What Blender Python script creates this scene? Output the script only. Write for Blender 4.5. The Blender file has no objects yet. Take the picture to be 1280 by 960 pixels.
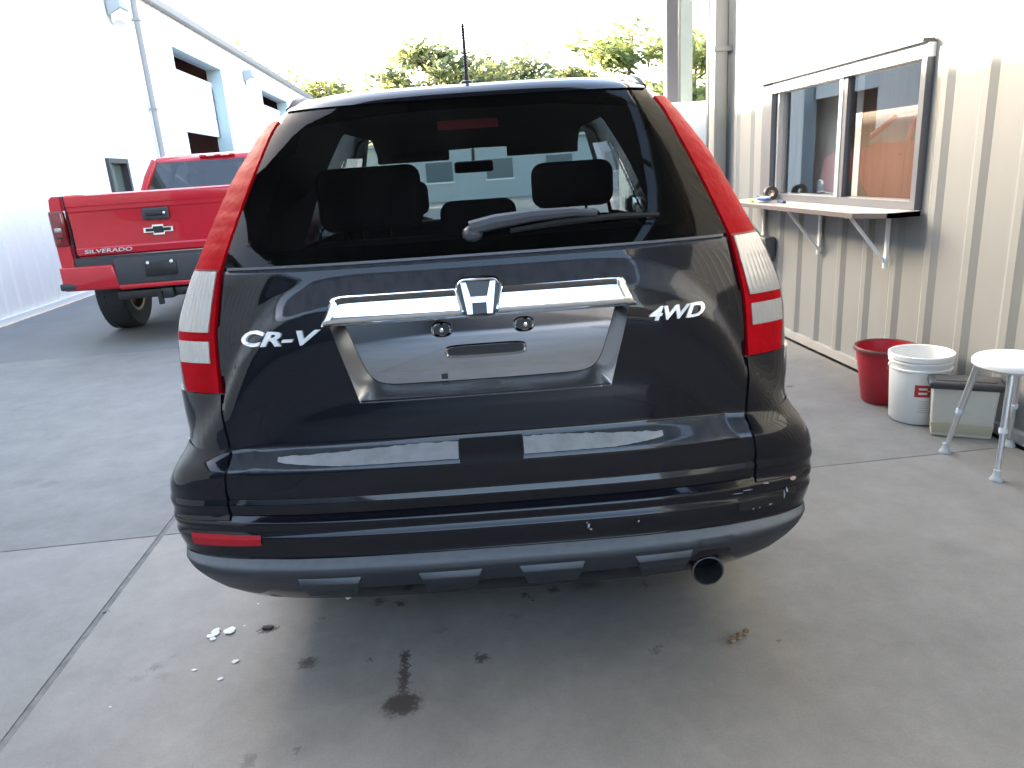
import bpy, bmesh, math, random
import numpy as np
from mathutils import Vector, Matrix
R = math.radians
scene = bpy.context.scene
COL = scene.collection

# ------------------------------------------------------------------ camera
yaw, pitch, roll = R(4.668), R(16.489), R(3.93)
fw = Vector((math.sin(yaw)*math.cos(pitch), math.cos(yaw)*math.cos(pitch), -math.sin(pitch)))
r0 = Vector((math.cos(yaw), -math.sin(yaw), 0))
d0 = fw.cross(r0)
rt = r0*math.cos(roll) + d0*math.sin(roll)
up = -(fw.cross(rt))
cam_d = bpy.data.cameras.new('camera')
cam = bpy.data.objects.new('camera', cam_d)
COL.objects.link(cam)
cam.matrix_world = Matrix(((rt.x, up.x, -fw.x, 0), (rt.y, up.y, -fw.y, 0), (rt.z, up.z, -fw.z, 1.43), (0, 0, 0, 1)))
cam_d.sensor_width = 36
cam_d.lens = 906.2/1280*36
cam_d.clip_start = .02
cam_d.clip_end = 2000
scene.camera = cam

# ------------------------------------------------------------------ light
SUN_EL, SUN_AZ = R(19.6), R(-55)        # azimuth from +Y towards +X
world = bpy.data.worlds.new('World')
scene.world = world
world.use_nodes = True
wn = world.node_tree
sky = wn.nodes.new('ShaderNodeTexSky')
sky.sky_type = 'NISHITA'
sky.sun_disc = False
sky.sun_elevation = SUN_EL
sky.sun_rotation = SUN_AZ
sky.dust_density = 4.0
sky.air_density = 1.0
sky.ozone_density = .3
wn.links.new(sky.outputs[0], wn.nodes['Background'].inputs[0])
wn.nodes['Background'].inputs[1].default_value = .15
sd = bpy.data.lights.new('sun', 'SUN')
sd.energy = 3.2
sd.angle = R(.5)
sd.color = (1, .9, .76)
sun = bpy.data.objects.new('sun', sd)
COL.objects.link(sun)
S_dir = Vector((math.sin(SUN_AZ)*math.cos(SUN_EL), math.cos(SUN_AZ)*math.cos(SUN_EL), math.sin(SUN_EL)))
sun.rotation_euler = S_dir.to_track_quat('Z', 'Y').to_euler()
sun.location = S_dir*60
vs = scene.view_settings
vs.view_transform = 'Standard'
vs.look = 'None'
vs.gamma = 1
vs.use_curve_mapping = False
vs.exposure = 3.62

# ------------------------------------------------------------------ materials
MATS = {}


def mat(name, col, rough=.5, metal=0., coat=0., var=0., vscale=3., bump=0., bscale=60., dirt=None, stretch=(1, 1, 1), spec=.5, rvar=0., dust_sheen=None):
    if name in MATS:
        return MATS[name]
    m = bpy.data.materials.new(name)
    m.use_nodes = True
    nt = m.node_tree
    N, L = nt.nodes, nt.links
    b = N['Principled BSDF']
    b.inputs['Base Color'].default_value = (*col, 1)
    b.inputs['Roughness'].default_value = rough
    b.inputs['Metallic'].default_value = metal
    b.inputs['Coat Weight'].default_value = coat
    b.inputs['Coat Roughness'].default_value = .04
    b.inputs['Specular IOR Level'].default_value = spec
    tc = N.new('ShaderNodeTexCoord')
    mp = N.new('ShaderNodeMapping')
    mp.inputs['Scale'].default_value = stretch
    L.new(tc.outputs['Object'], mp.inputs[0])
    if var or rvar or dirt:
        nz = N.new('ShaderNodeTexNoise')
        nz.inputs['Scale'].default_value = vscale
        nz.inputs['Detail'].default_value = 6
        nz.inputs['Roughness'].default_value = .62
        L.new(mp.outputs[0], nz.inputs[0])
        if var:
            mr = N.new('ShaderNodeMapRange')
            mr.inputs['From Min'].default_value = .25
            mr.inputs['From Max'].default_value = .75
            mr.inputs['To Min'].default_value = 1-var
            mr.inputs['To Max'].default_value = 1+var
            L.new(nz.outputs[0], mr.inputs[0])
            mx = N.new('ShaderNodeVectorMath')
            mx.operation = 'SCALE'
            mx.inputs[0].default_value = col
            L.new(mr.outputs[0], mx.inputs['Scale'])
            L.new(mx.outputs[0], b.inputs['Base Color'])
        if dirt:
            dcol, lo, hi, amt = dirt
            md = N.new('ShaderNodeMapRange')
            md.inputs['From Min'].default_value = lo
            md.inputs['From Max'].default_value = hi
            md.inputs['To Max'].default_value = amt
            L.new(nz.outputs[0], md.inputs[0])
            mix = N.new('ShaderNodeMix')
            mix.data_type = 'RGBA'
            L.new(md.outputs[0], mix.inputs[0])
            mix.inputs[6].default_value = (*col, 1)
            if var:
                L.new(mx.outputs[0], mix.inputs[6])
            mix.inputs[7].default_value = (*dcol, 1)
            L.new(mix.outputs[2], b.inputs['Base Color'])
        if rvar:
            mq = N.new('ShaderNodeMapRange')
            mq.inputs['From Min'].default_value = .3
            mq.inputs['From Max'].default_value = .7
            mq.inputs['To Min'].default_value = max(.02, rough-rvar)
            mq.inputs['To Max'].default_value = rough+rvar
            L.new(nz.outputs[0], mq.inputs[0])
            L.new(mq.outputs[0], b.inputs['Roughness'])
    if dust_sheen:
        # pale tint painted on up-facing skin: dusty vertical runs plus sky sheen
        dcol, lo, hi, amt, flo = dust_sheen
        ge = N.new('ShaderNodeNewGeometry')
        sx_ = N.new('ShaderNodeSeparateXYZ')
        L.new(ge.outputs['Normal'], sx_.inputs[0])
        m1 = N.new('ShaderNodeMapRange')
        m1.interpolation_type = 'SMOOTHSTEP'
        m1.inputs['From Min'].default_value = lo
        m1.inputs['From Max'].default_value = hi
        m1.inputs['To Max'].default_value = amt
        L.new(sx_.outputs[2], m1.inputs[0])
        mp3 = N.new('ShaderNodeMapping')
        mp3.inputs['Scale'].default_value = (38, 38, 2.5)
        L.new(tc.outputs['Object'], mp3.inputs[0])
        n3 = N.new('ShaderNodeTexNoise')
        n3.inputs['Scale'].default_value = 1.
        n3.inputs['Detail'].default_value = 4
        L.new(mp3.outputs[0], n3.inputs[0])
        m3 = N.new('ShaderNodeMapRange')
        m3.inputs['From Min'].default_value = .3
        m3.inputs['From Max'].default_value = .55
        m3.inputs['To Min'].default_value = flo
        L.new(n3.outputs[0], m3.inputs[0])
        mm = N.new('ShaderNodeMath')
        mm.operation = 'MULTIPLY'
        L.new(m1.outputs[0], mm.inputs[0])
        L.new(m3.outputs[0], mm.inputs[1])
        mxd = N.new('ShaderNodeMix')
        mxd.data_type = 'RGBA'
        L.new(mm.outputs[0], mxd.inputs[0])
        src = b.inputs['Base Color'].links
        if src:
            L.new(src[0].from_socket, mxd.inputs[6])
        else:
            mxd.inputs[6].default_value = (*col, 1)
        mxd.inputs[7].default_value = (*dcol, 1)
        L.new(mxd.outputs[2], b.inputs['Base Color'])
    if bump:
        n2 = N.new('ShaderNodeTexNoise')
        n2.inputs['Scale'].default_value = bscale
        n2.inputs['Detail'].default_value = 4
        L.new(mp.outputs[0], n2.inputs[0])
        bp = N.new('ShaderNodeBump')
        bp.inputs['Strength'].default_value = bump
        bp.inputs['Distance'].default_value = .01
        L.new(n2.outputs[0], bp.inputs['Height'])
        L.new(bp.outputs[0], b.inputs['Normal'])
    MATS[name] = m
    return m


def glass(name, tint, refl=1., haze=0.):
    """thin pane: tinted see-through plus angle-dependent mirror reflection"""
    if name in MATS:
        return MATS[name]
    m = bpy.data.materials.new(name)
    m.use_nodes = True
    nt = m.node_tree
    N, L = nt.nodes, nt.links
    N.remove(N['Principled BSDF'])
    out = N['Material Output']
    lw = N.new('ShaderNodeLayerWeight')
    lw.inputs[0].default_value = .5
    pw = N.new('ShaderNodeMath')
    pw.operation = 'POWER'
    pw.inputs[1].default_value = 5
    L.new(lw.outputs['Facing'], pw.inputs[0])
    ma = N.new('ShaderNodeMath')
    ma.operation = 'MULTIPLY_ADD'
    ma.inputs[1].default_value = .9*refl
    ma.inputs[2].default_value = .055*refl
    L.new(pw.outputs[0], ma.inputs[0])
    tr = N.new('ShaderNodeBsdfTransparent')
    tr.inputs[0].default_value = (*tint, 1)
    gl = N.new('ShaderNodeBsdfGlossy')
    gl.inputs['Roughness'].default_value = .015
    mx = N.new('ShaderNodeMixShader')
    L.new(ma.outputs[0], mx.inputs[0])
    last = tr
    if haze:
        df = N.new('ShaderNodeBsdfDiffuse')
        df.inputs[0].default_value = (.4, .38, .37, 1)
        m2 = N.new('ShaderNodeMixShader')
        tcn = N.new('ShaderNodeTexCoord')
        mpn = N.new('ShaderNodeMapping')
        mpn.inputs['Scale'].default_value = (5, 5, 1.2)
        L.new(tcn.outputs['Object'], mpn.inputs[0])
        nz = N.new('ShaderNodeTexNoise')
        nz.inputs['Scale'].default_value = 1.6
        L.new(mpn.outputs[0], nz.inputs[0])
        mr = N.new('ShaderNodeMapRange')
        mr.inputs['From Min'].default_value = .35
        mr.inputs['From Max'].default_value = .7
        mr.inputs['To Min'].default_value = haze*.5
        mr.inputs['To Max'].default_value = haze*1.4
        L.new(nz.outputs[0], mr.inputs[0])
        L.new(mr.outputs[0], m2.inputs[0])
        L.new(tr.outputs[0], m2.inputs[1])
        L.new(df.outputs[0], m2.inputs[2])
        last = m2
    L.new(last.outputs[0], mx.inputs[1])
    L.new(gl.outputs[0], mx.inputs[2])
    L.new(mx.outputs[0], out.inputs[0])
    MATS[name] = m
    return m


# ------------------------------------------------------------------ mesh helpers
class MB:
    def __init__(s):
        s.v, s.f = [], []

    def add(s, v, f):
        o = len(s.v)
        s.v += [tuple(p) for p in v]
        s.f += [tuple(i+o for i in q) for q in f]
        return s

    def box(s, x0, x1, y0, y1, z0, z1):
        v = [(x0, y0, z0), (x1, y0, z0), (x1, y1, z0), (x0, y1, z0), (x0, y0, z1), (x1, y0, z1), (x1, y1, z1), (x0, y1, z1)]
        return s.add(v, [(0, 3, 2, 1), (4, 5, 6, 7), (0, 1, 5, 4), (1, 2, 6, 5), (2, 3, 7, 6), (3, 0, 4, 7)])

    def hexa(s, v):
        """eight corners: bottom ring of four then top ring of four"""
        return s.add(v, [(0, 3, 2, 1), (4, 5, 6, 7), (0, 1, 5, 4), (1, 2, 6, 5), (2, 3, 7, 6), (3, 0, 4, 7)])

    def rbox(s, x0, x1, y0, y1, z0, z1, b=.01, seg=2):
        t = MB().box(x0, x1, y0, y1, z0, z1)
        return s.bev(t, b, seg)

    def bev(s, t, b=.01, seg=2):
        bm = bmesh.new()
        vs_ = [bm.verts.new(p) for p in t.v]
        for q in t.f:
            bm.faces.new([vs_[i] for i in q])
        bmesh.ops.bevel(bm, geom=list(bm.edges), offset=b, segments=seg, affect='EDGES', profile=.5, clamp_overlap=True)
        bm.verts.index_update()
        s.add([v.co[:] for v in bm.verts], [[v.index for v in f.verts] for f in bm.faces])
        bm.free()
        return s

    def tube(s, pts, r, n=10, cap=True):
        pts = [Vector(p) for p in pts]
        if not hasattr(r, '__len__'):
            r = [r]*len(pts)
        o = len(s.v)
        pu = None
        for i, p in enumerate(pts):
            d = (pts[min(i+1, len(pts)-1)]-pts[max(i-1, 0)]).normalized()
            if pu is None:
                pu = Vector((0, 0, 1)) if abs(d.z) < .9 else Vector((1, 0, 0))
            a = d.cross(pu).normalized()
            b = a.cross(d).normalized()
            pu = b
            for k in range(n):
                t = 2*math.pi*k/n
                s.v.append(tuple(p+(a*math.cos(t)+b*math.sin(t))*r[i]))
        for i in range(len(pts)-1):
            for k in range(n):
                k2 = (k+1) % n
                s.f.append((o+i*n+k, o+i*n+k2, o+(i+1)*n+k2, o+(i+1)*n+k))
        if cap:
            s.f.append(tuple(o+k for k in range(n))[::-1])
            s.f.append(tuple(o+(len(pts)-1)*n+k for k in range(n)))
        return s

    def lathe(s, prof, c=(0, 0, 0), axis='z', n=32, closed=False):
        o = len(s.v)
        for (r, h) in prof:
            for k in range(n):
                t = 2*math.pi*k/n
                a, b = r*math.cos(t), r*math.sin(t)
                p = (a, b, h) if axis == 'z' else ((h, a, b) if axis == 'x' else (b, h, a))
                s.v.append((p[0]+c[0], p[1]+c[1], p[2]+c[2]))
        m = len(prof)
        for i in range(m if closed else m-1):
            j = (i+1) % m
            for k in range(n):
                k2 = (k+1) % n
                s.f.append((o+i*n+k, o+i*n+k2, o+j*n+k2, o+j*n+k))
        return s

    def grid(s, rows, close=False):
        o = len(s.v)
        n = len(rows[0])
        for r_ in rows:
            s.v += [tuple(p) for p in r_]
        for i in range(len(rows)-1):
            for k in range(n if close else n-1):
                k2 = (k+1) % n
                s.f.append((o+i*n+k, o+i*n+k2, o+(i+1)*n+k2, o+(i+1)*n+k))
        return s

    def ico(s, c, r, sub=1, jit=0., rnd=random, sc=(1, 1, 1)):
        bm = bmesh.new()
        bmesh.ops.create_icosphere(bm, subdivisions=sub, radius=1)
        bm.verts.index_update()
        v = []
        for q in bm.verts:
            k = r*(1+rnd.uniform(-jit, jit))
            v.append((c[0]+q.co.x*k*sc[0], c[1]+q.co.y*k*sc[1], c[2]+q.co.z*k*sc[2]))
        s.add(v, [[x.index for x in f.verts] for f in bm.faces])
        bm.free()
        return s

    def mesh(s, name, m, smooth=30):
        me = bpy.data.meshes.new(name)
        me.from_pydata(s.v, [], s.f)
        if m:
            me.materials.append(m)
        if smooth:
            me.polygons.foreach_set('use_smooth', [True]*len(me.polygons))
            me.set_sharp_from_angle(angle=R(smooth))
        me.update()
        return me

    def build(s, name, m, parent=None, smooth=30, fixn=False):
        me = s.mesh(name, m, smooth)
        if fixn:
            bm = bmesh.new()
            bm.from_mesh(me)
            bmesh.ops.recalc_face_normals(bm, faces=bm.faces)
            bm.to_mesh(me)
            bm.free()
        o = bpy.data.objects.new(name, me)
        COL.objects.link(o)
        if parent:
            o.parent = parent
        return o


def tag(o, label, cat, group=None):
    o['label'] = label
    o['category'] = cat
    if group:
        o['group'] = group
    return o


def struct(o):
    o['kind'] = 'structure'
    return o


def thing(name, loc, rz, label, cat, group=None):
    o = bpy.data.objects.new(name, None)
    COL.objects.link(o)
    o.location = loc
    o.rotation_euler = (0, 0, rz)
    o.empty_display_size = .1
    return tag(o, label, cat, group)


def text_mesh(body, w, h, depth, shear=0., bold=.0):
    """returns vertices (x right, y up, z out) of solid lettering scaled to w x h and its faces"""
    cu = bpy.data.curves.new('t', 'FONT')
    cu.body = body
    cu.extrude = .5
    cu.shear = shear
    cu.offset = bold
    cu.resolution_u = 3
    ob = bpy.data.objects.new('t', cu)
    me = bpy.data.meshes.new_from_object(ob)
    v = [q.co.copy() for q in me.vertices]
    f = [tuple(p.vertices) for p in me.polygons]
    xs = [q.x for q in v]
    ys = [q.y for q in v]
    x0, x1, y0, y1 = min(xs), max(xs), min(ys), max(ys)
    vv = [((q.x-x0)/(x1-x0)*w, (q.y-y0)/(y1-y0)*h, (q.z+.5)*depth) for q in v]
    bpy.data.objects.remove(ob)
    bpy.data.curves.remove(cu)
    bpy.data.meshes.remove(me)
    return vv, f


def smoothstep(a, b, x):
    t = min(1, max(0, (x-a)/(b-a)))
    return t*t*(3-2*t)

# ------------------------------------------------------------------ ground
def concrete_material():
    m = bpy.data.materials.new('stained_concrete')
    m.use_nodes = True
    nt = m.node_tree
    N, L = nt.nodes, nt.links
    b = N['Principled BSDF']
    geo = N.new('ShaderNodeNewGeometry')
    pos = geo.outputs['Position']

    def noise(scale, detail=6, rough=.6):
        n = N.new('ShaderNodeTexNoise')
        n.inputs['Scale'].default_value = scale
        n.inputs['Detail'].default_value = detail
        n.inputs['Roughness'].default_value = rough
        L.new(pos, n.inputs[0])
        return n
    big, mid, fine = noise(.9, 5), noise(5, 8, .65), noise(140, 3)
    ramp = N.new('ShaderNodeValToRGB')
    ramp.color_ramp.elements[0].position = .3
    ramp.color_ramp.elements[0].color = (.192, .184, .17, 1)
    ramp.color_ramp.elements[1].position = .72
    ramp.color_ramp.elements[1].color = (.255, .245, .226, 1)
    L.new(big.outputs[0], ramp.inputs[0])

    def mul(src, nz, lo, hi, a, c):
        mr = N.new('ShaderNodeMapRange')
        mr.inputs['From Min'].default_value = lo
        mr.inputs['From Max'].default_value = hi
        mr.inputs['To Min'].default_value = a
        mr.inputs['To Max'].default_value = c
        L.new(nz.outputs[0], mr.inputs[0])
        v = N.new('ShaderNodeVectorMath')
        v.operation = 'SCALE'
        L.new(src, v.inputs[0])
        L.new(mr.outputs[0], v.inputs['Scale'])
        return v.outputs[0]
    c = mul(ramp.outputs[0], mid, .3, .72, .86, 1.1)
    c = mul(c, noise(22, 6, .7), .3, .7, .94, 1.05)
    c = mul(c, fine, .3, .7, .93, 1.07)
    # ragged coordinates for the oil drips
    wob = noise(62, 7, .75)
    sub = N.new('ShaderNodeVectorMath')
    sub.operation = 'SUBTRACT'
    L.new(wob.outputs['Color'], sub.inputs[0])
    sub.inputs[1].default_value = (.5, .5, .5)
    sc = N.new('ShaderNodeVectorMath')
    sc.operation = 'SCALE'
    sc.inputs['Scale'].default_value = .1
    L.new(sub.outputs[0], sc.inputs[0])
    ad = N.new('ShaderNodeVectorMath')
    ad.operation = 'ADD'
    L.new(pos, ad.inputs[0])
    L.new(sc.outputs[0], ad.inputs[1])
    # x, y, rx, ry, strength, softness
    stains = [(-.233, 1.745, .062, .052, .92, .4), (-.231, 1.86, .016, .09, .85, .3), (-.233, 1.95, .014, .045, .92, .3), (-.534, 1.984, .034, .03, .8, .6),
              (.004, 1.905, .026, .026, .8, .5), (-.699, 2.191, .034, .024, .9, .3), (-.262, 2.255, .022, .02, .85, .5), (-.336, 2.28, .024, .02, .75, .6),
              (.176, 2.22, .014, .012, .9, .3), (.195, 2.193, .011, .01, .9, .3), (.279, 2.232, .024, .02, .8, .5), (.40, 2.24, .075, .045, .62, .95),
              (.608, 2.262, .03, .022, .75, .6), (.60, 2.194, .013, .026, .55, .6), (.531, 1.832, .016, .014, .5, .5), (.546, 1.857, .011, .011, .55, .5),
              (-.339, 1.963, .01, .009, .8, .3), (-.524, 2.216, .009, .007, .9, .3), (.766, 1.846, .05, .035, .34, .9), (-1.018, 2.052, .026, .02, .42, .7),
              (-.98, 2.1, .018, .014, .26, .8), (-.976, 2.002, .03, .02, .22, .8), (-1.055, 2.006, .03, .018, .22, .8), (-2.309, 3.81, .09, .05, .2, .8),
              (-2.181, 3.757, .07, .05, .2, .8), (-3.425, 7.764, .28, .16, .5, .3), (-.624, 1.6, .02, .03, .42, .5), (.912, 1.814, .008, .008, .8, .3),
              (-1.33, 2.42, .02, .012, .5, .5), (.9, 2.3, .5, .16, .1, .9), (-.12, 2.07, .03, .012, .2, .6), (.13, 2.1, .02, .012, .2, .6),
              (-1.9, 2.4, .05, .03, .12, .7), (1.75, 2.2, .16, .08, .1, .9), (-.5, 1.62, .012, .015, .5, .5), (2.1, 4.2, .03, .02, .6, .4)]
    acc = None
    for (x, y, rx, ry, st, so) in stains:
        a = N.new('ShaderNodeVectorMath')
        a.operation = 'SUBTRACT'
        L.new(ad.outputs[0] if rx < .2 else pos, a.inputs[0])
        a.inputs[1].default_value = (x, y, 0)
        q = N.new('ShaderNodeVectorMath')
        q.operation = 'MULTIPLY'
        L.new(a.outputs[0], q.inputs[0])
        q.inputs[1].default_value = (1/rx, 1/ry, 0)
        ln = N.new('ShaderNodeVectorMath')
        ln.operation = 'LENGTH'
        L.new(q.outputs[0], ln.inputs[0])
        mr = N.new('ShaderNodeMapRange')
        mr.interpolation_type = 'SMOOTHSTEP'
        mr.inputs['From Min'].default_value = 1+so*.35
        mr.inputs['From Max'].default_value = 1-so
        mr.inputs['To Max'].default_value = st
        L.new(ln.outputs['Value'], mr.inputs[0])
        if acc is None:
            acc = mr.outputs[0]
        else:
            mm = N.new('ShaderNodeMath')
            mm.operation = 'MAXIMUM'
            L.new(acc, mm.inputs[0])
            L.new(mr.outputs[0], mm.inputs[1])
            acc = mm.outputs[0]
    mx = N.new('ShaderNodeMix')
    mx.data_type = 'RGBA'
    L.new(acc, mx.inputs[0])
    L.new(c, mx.inputs[6])
    mx.inputs[7].default_value = (.045, .034, .03, 1)
    L.new(mx.outputs[2], b.inputs['Base Color'])
    b.inputs['Roughness'].default_value = .72
    bp = N.new('ShaderNodeBump')
    bp.inputs['Strength'].default_value = .25
    bp.inputs['Distance'].default_value = .004
    L.new(mid.outputs[0], bp.inputs['Height'])
    b2 = N.new('ShaderNodeBump')
    b2.inputs['Strength'].default_value = .2
    b2.inputs['Distance'].default_value = .002
    L.new(fine.outputs[0], b2.inputs['Height'])
    L.new(bp.outputs[0], b2.inputs['Normal'])
    L.new(b2.outputs[0], b.inputs['Normal'])
    return m


CONC = concrete_material()
M_soil = mat('yard_soil', (.2, .18, .14), .9, var=.25, vscale=.3, bump=.4, bscale=3)
g = MB()
g.grid([[(-700, y, -.13) for y in (-700, 700)], [(700, y, -.13) for y in (-700, 700)]])
g.f = [q[::-1] for q in g.f]
ground = struct(g.build('ground', M_soil, None, 0))
# joint filler bed under the yard slabs
bed = MB().box(-5.42, 2.64, -13.2, 7.05, -.12, -.0045)
pavement = struct(bed.build('pavement', mat('joint_filler', (.165, .162, .154), .9, var=.3, vscale=20, bump=.5, bscale=80), None, 0))
xs = [-5.42, -1.335, 2.64]
ys = [-13.2, -9.2, -5.1, -1.05, 3.0, 7.04]
rnd = random.Random(5)
for i in range(2):
    for j in range(5):
        gx, gy = .012, .004
        z = rnd.uniform(-.002, 0.0)
        t = MB().box(xs[i]+gx, xs[i+1]-gx, ys[j]+gy, ys[j+1]-gy, -.1, z)
        MB().bev(t, .004, 2).build('concrete_slab', CONC, pavement, 30)
# older, darker paving beyond the slabs
M_road = mat('worn_paving', (.185, .185, .18), .8, var=.12, vscale=1.2, bump=.3, bscale=60)
struct(MB().box(-5.42, 30, 7.06, 44, -.125, -.006).build('road', M_road, None, 0))
struct(MB().box(2.9, 30, -14, 7.05, -.125, -.014).build('side_yard_pavement', M_road, None, 0))
struct(MB().box(-30, 30, -60, -13.21, -.125, -.009).build('rear_yard_pavement', mat('rear_concrete', (.36, .36, .34), .8, var=.1, vscale=.6), None, 0))

# ------------------------------------------------------------------ ribbed metal walls
M_white = mat('white_ribbed_steel', (.9, .86, .79), .38, var=.035, vscale=1.2, stretch=(1, 1, .3))
M_tan = mat('tan_ribbed_steel', (.2, .207, .202), .42, var=.06, vscale=2.2, stretch=(1, 1, .25), dirt=((.15, .14, .125), .58, .8, .35))
PITCH = .305


def rib_h(t):
    t = t % PITCH
    c = abs(t-PITCH/2)
    if c < .022:
        return .02
    if c < .06:
        return .02*(.06-c)/.038
    for m_ in (.045, .26):
        e = abs(t-m_)
        if e < .014:
            return 0
    return 0


def rib_breaks(a, b):
    out = {round(a, 4), round(b, 4)}
    k0 = math.floor(a/PITCH)-1
    for k in range(k0, k0+int((b-a)/PITCH)+4):
        for o in (0, .031, .038, .052, .059, PITCH/2-.06, PITCH/2-.022, PITCH/2+.022, PITCH/2+.06, .246, .253, .267, .274):
            y = k*PITCH+o
            if a < y < b:
                out.add(round(y, 4))
    return sorted(out)


def rib_wall(parent, mat_, xw, sgn, y0, y1, z0, z1, holes, width=PITCH*3):
    cuts = {y0, y1}
    k = math.ceil(y0/width)
    while k*width < y1:
        cuts.add(k*width)
        k += 1
    for h in holes:
        cuts |= {h[0], h[1]}
    cuts = sorted(cuts)
    for a, b in zip(cuts, cuts[1:]):
        if b-a < .01:
            continue
        segs = [(z0, z1)]
        for h in holes:
            if a >= h[0]-1e-6 and b <= h[1]+1e-6:
                n = []
                for s0, s1 in segs:
                    if h[2] > s0:
                        n.append((s0, min(h[2], s1)))
                    if h[3] < s1:
                        n.append((max(h[3], s0), s1))
                segs = n
        for s0, s1 in segs:
            rib_panel(parent, mat_, xw, sgn, a, b, s0, s1)


# left building: long white hall with roll-up doors
XL = -5.45
LH = 5.22
hall = thing('metal_hall', (XL, 10, 0), 0, 'long white ribbed metal hall with roll-up doors, beside the red pickup', 'building')
HB = (-XL, -10, 0)


def hbuild(mb, name, m, parent=None, smooth=30):
    par = parent or hall
    if parent is None:
        mb.v = [(p[0]-XL, p[1]-10, p[2]) for p in mb.v]
    return mb.build(name, m, par, smooth)


holes = [(17.95, 21.75, -.1, 4.5), (26.4, 30.8, -.1, 4.5), (13.32, 14.14, -.1, 2.05)]


def rib_panel(parent, mat_, xw, sgn, a, b, z0, z1):
    y = rib_breaks(a, b)
    ox, oy = (parent.location.x, parent.location.y)
    rows = [[(xw+sgn*rib_h(q)-ox, q-oy, z) for q in y] for z in (z0, z1)]
    t = MB().grid(rows)
    if sgn < 0:
        t.f = [q[::-1] for q in t.f]
    return t.build('panel', mat_, parent, 25)


rib_wall(hall, M_white, XL-.034, 1, -3.0, 36.5, .02, LH, holes)
M_trimw = mat('white_trim', (.82, .83, .82), .4)
M_jamb = mat('blue_grey_jamb', (.42, .5, .53), .5, var=.05, vscale=4)
M_dark = mat('dark_bronze_metal', (.045, .042, .045), .45)
M_gut = mat('grey_brown_gutter', (.27, .25, .25), .45, var=.08, vscale=3)
# core behind the sheets (end walls, roof)
t = MB()
t.hexa([(XL-14, -3, 0), (XL-.06, -3, 0), (XL-.06, -2.9, 0), (XL-14, -2.9, 0), (XL-14, -3, 7.2), (XL-.06, -3, LH), (XL-.06, -2.9, LH), (XL-14, -2.9, 7.2)])
hbuild(t, 'end_wall', M_white)
t = MB()
t.hexa([(XL-14, 36.4, 0), (XL-.06, 36.4, 0), (XL-.06, 36.5, 0), (XL-14, 36.5, 0), (XL-14, 36.4, 7.2), (XL-.06, 36.4, LH), (XL-.06, 36.5, LH), (XL-14, 36.5, 7.2)])
hbuild(t, 'end_wall', M_white)
t = MB()
t.hexa([(XL-14, -3.15, 7.2), (XL+.06, -3.15, LH-.01), (XL+.06, 36.7, LH-.01), (XL-14, 36.7, 7.2), (XL-14, -3.15, 7.3), (XL+.06, -3.15, LH+.08), (XL+.06, 36.7, LH+.08), (XL-14, 36.7, 7.3)])
hbuild(t, 'roof', mat('galvanised_roof', (.5, .5, .5), .4))
t = MB()
prof = [(.002, .0), (.002, -.13), (.05, -.15), (.11, -.13), (.13, .0), (.115, .0), (.10, -.11), (.02, -.12), (.02, 0)]
rows = [[(XL+a, y, LH+.03+b) for a, b in prof] for y in (-3.15, 36.7)]
hbuild(t.grid(rows, True), 'gutter', M_gut)
t = MB().tube([(XL+.08, 15.85, LH-.08), (XL+.08, 15.85, LH-.18), (XL+.055, 15.85, LH-.34), (XL+.055, 15.85, .2), (XL+.16, 15.85, .08)], .055, 8)
dp = hbuild(t, 'downpipe', M_gut)
for z in (1.2, 3.0, 4.6):
    hbuild(MB().box(XL-.01, XL+.125, 15.785, 15.915, z, z+.035), 'strap', M_gut)
hbuild(MB().box(XL-.05, XL+.012, -3, 13.3, -.01, .07), 'base_trim', M_trimw)


def overhead_door(ya, yb, ztop, zbot, dark):
    # reveal: jambs and lintel, set back door, dark inside
    hbuild(MB().box(XL-.42, XL-.036, yb-.015, yb+.1, 0, ztop+.1), 'door_jamb', M_jamb)
    hbuild(MB().box(XL-.42, XL-.036, ya-.1, ya+.015, 0, ztop+.1), 'door_jamb', M_jamb)
    hbuild(MB().box(XL-.42, XL-.037, ya+.016, yb-.016, ztop-.012, ztop+.1), 'door_lintel', M_jamb)
    d = None
    z = zbot
    n = max(2, int(round((ztop-.32-zbot)/.5)))
    hgt = (ztop-.32-zbot)/n
    for k in range(n):
        t = MB().rbox(XL-.38, XL-.33, ya+.02, yb-.02, zbot+k*hgt+.004, zbot+(k+1)*hgt-.004, .008, 1)
        hbuild(t, 'door_section', M_trimw)
    # curved tracks and open gap above the door
    for yy in (ya+.05, yb-.08):
        pts = [(XL-.33, yy, zbot), (XL-.33, yy, ztop-.55)]+[(XL-.33-.35*(1-math.cos(a)), yy, ztop-.55+.35*math.sin(a)) for a in [R(q) for q in range(10, 91, 10)]]
        hbuild(MB().tube(pts, .03, 6), 'door_track', M_dark)
    hbuild(MB().box(XL-3.4, XL-3.3, ya-1, yb+1, 0, 5), 'inner_wall', dark)
    hbuild(MB().box(XL-3.4, XL-.45, ya-1, ya-.9, 0, 5), 'inner_wall', dark)
    hbuild(MB().box(XL-3.4, XL-.45, yb+.9, yb+1, 0, 5), 'inner_wall', dark)
    hbuild(MB().box(XL-3.4, XL-.45, ya-1, yb+1, 5.0, 5.05), 'inner_ceiling', dark)


M_maroon = mat('dark_maroon_interior', (.10, .05, .055), .7)
overhead_door(17.95, 21.75, 4.5, 2.78, M_maroon)
overhead_door(26.4, 30.8, 4.5, .06, M_maroon)
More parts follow.
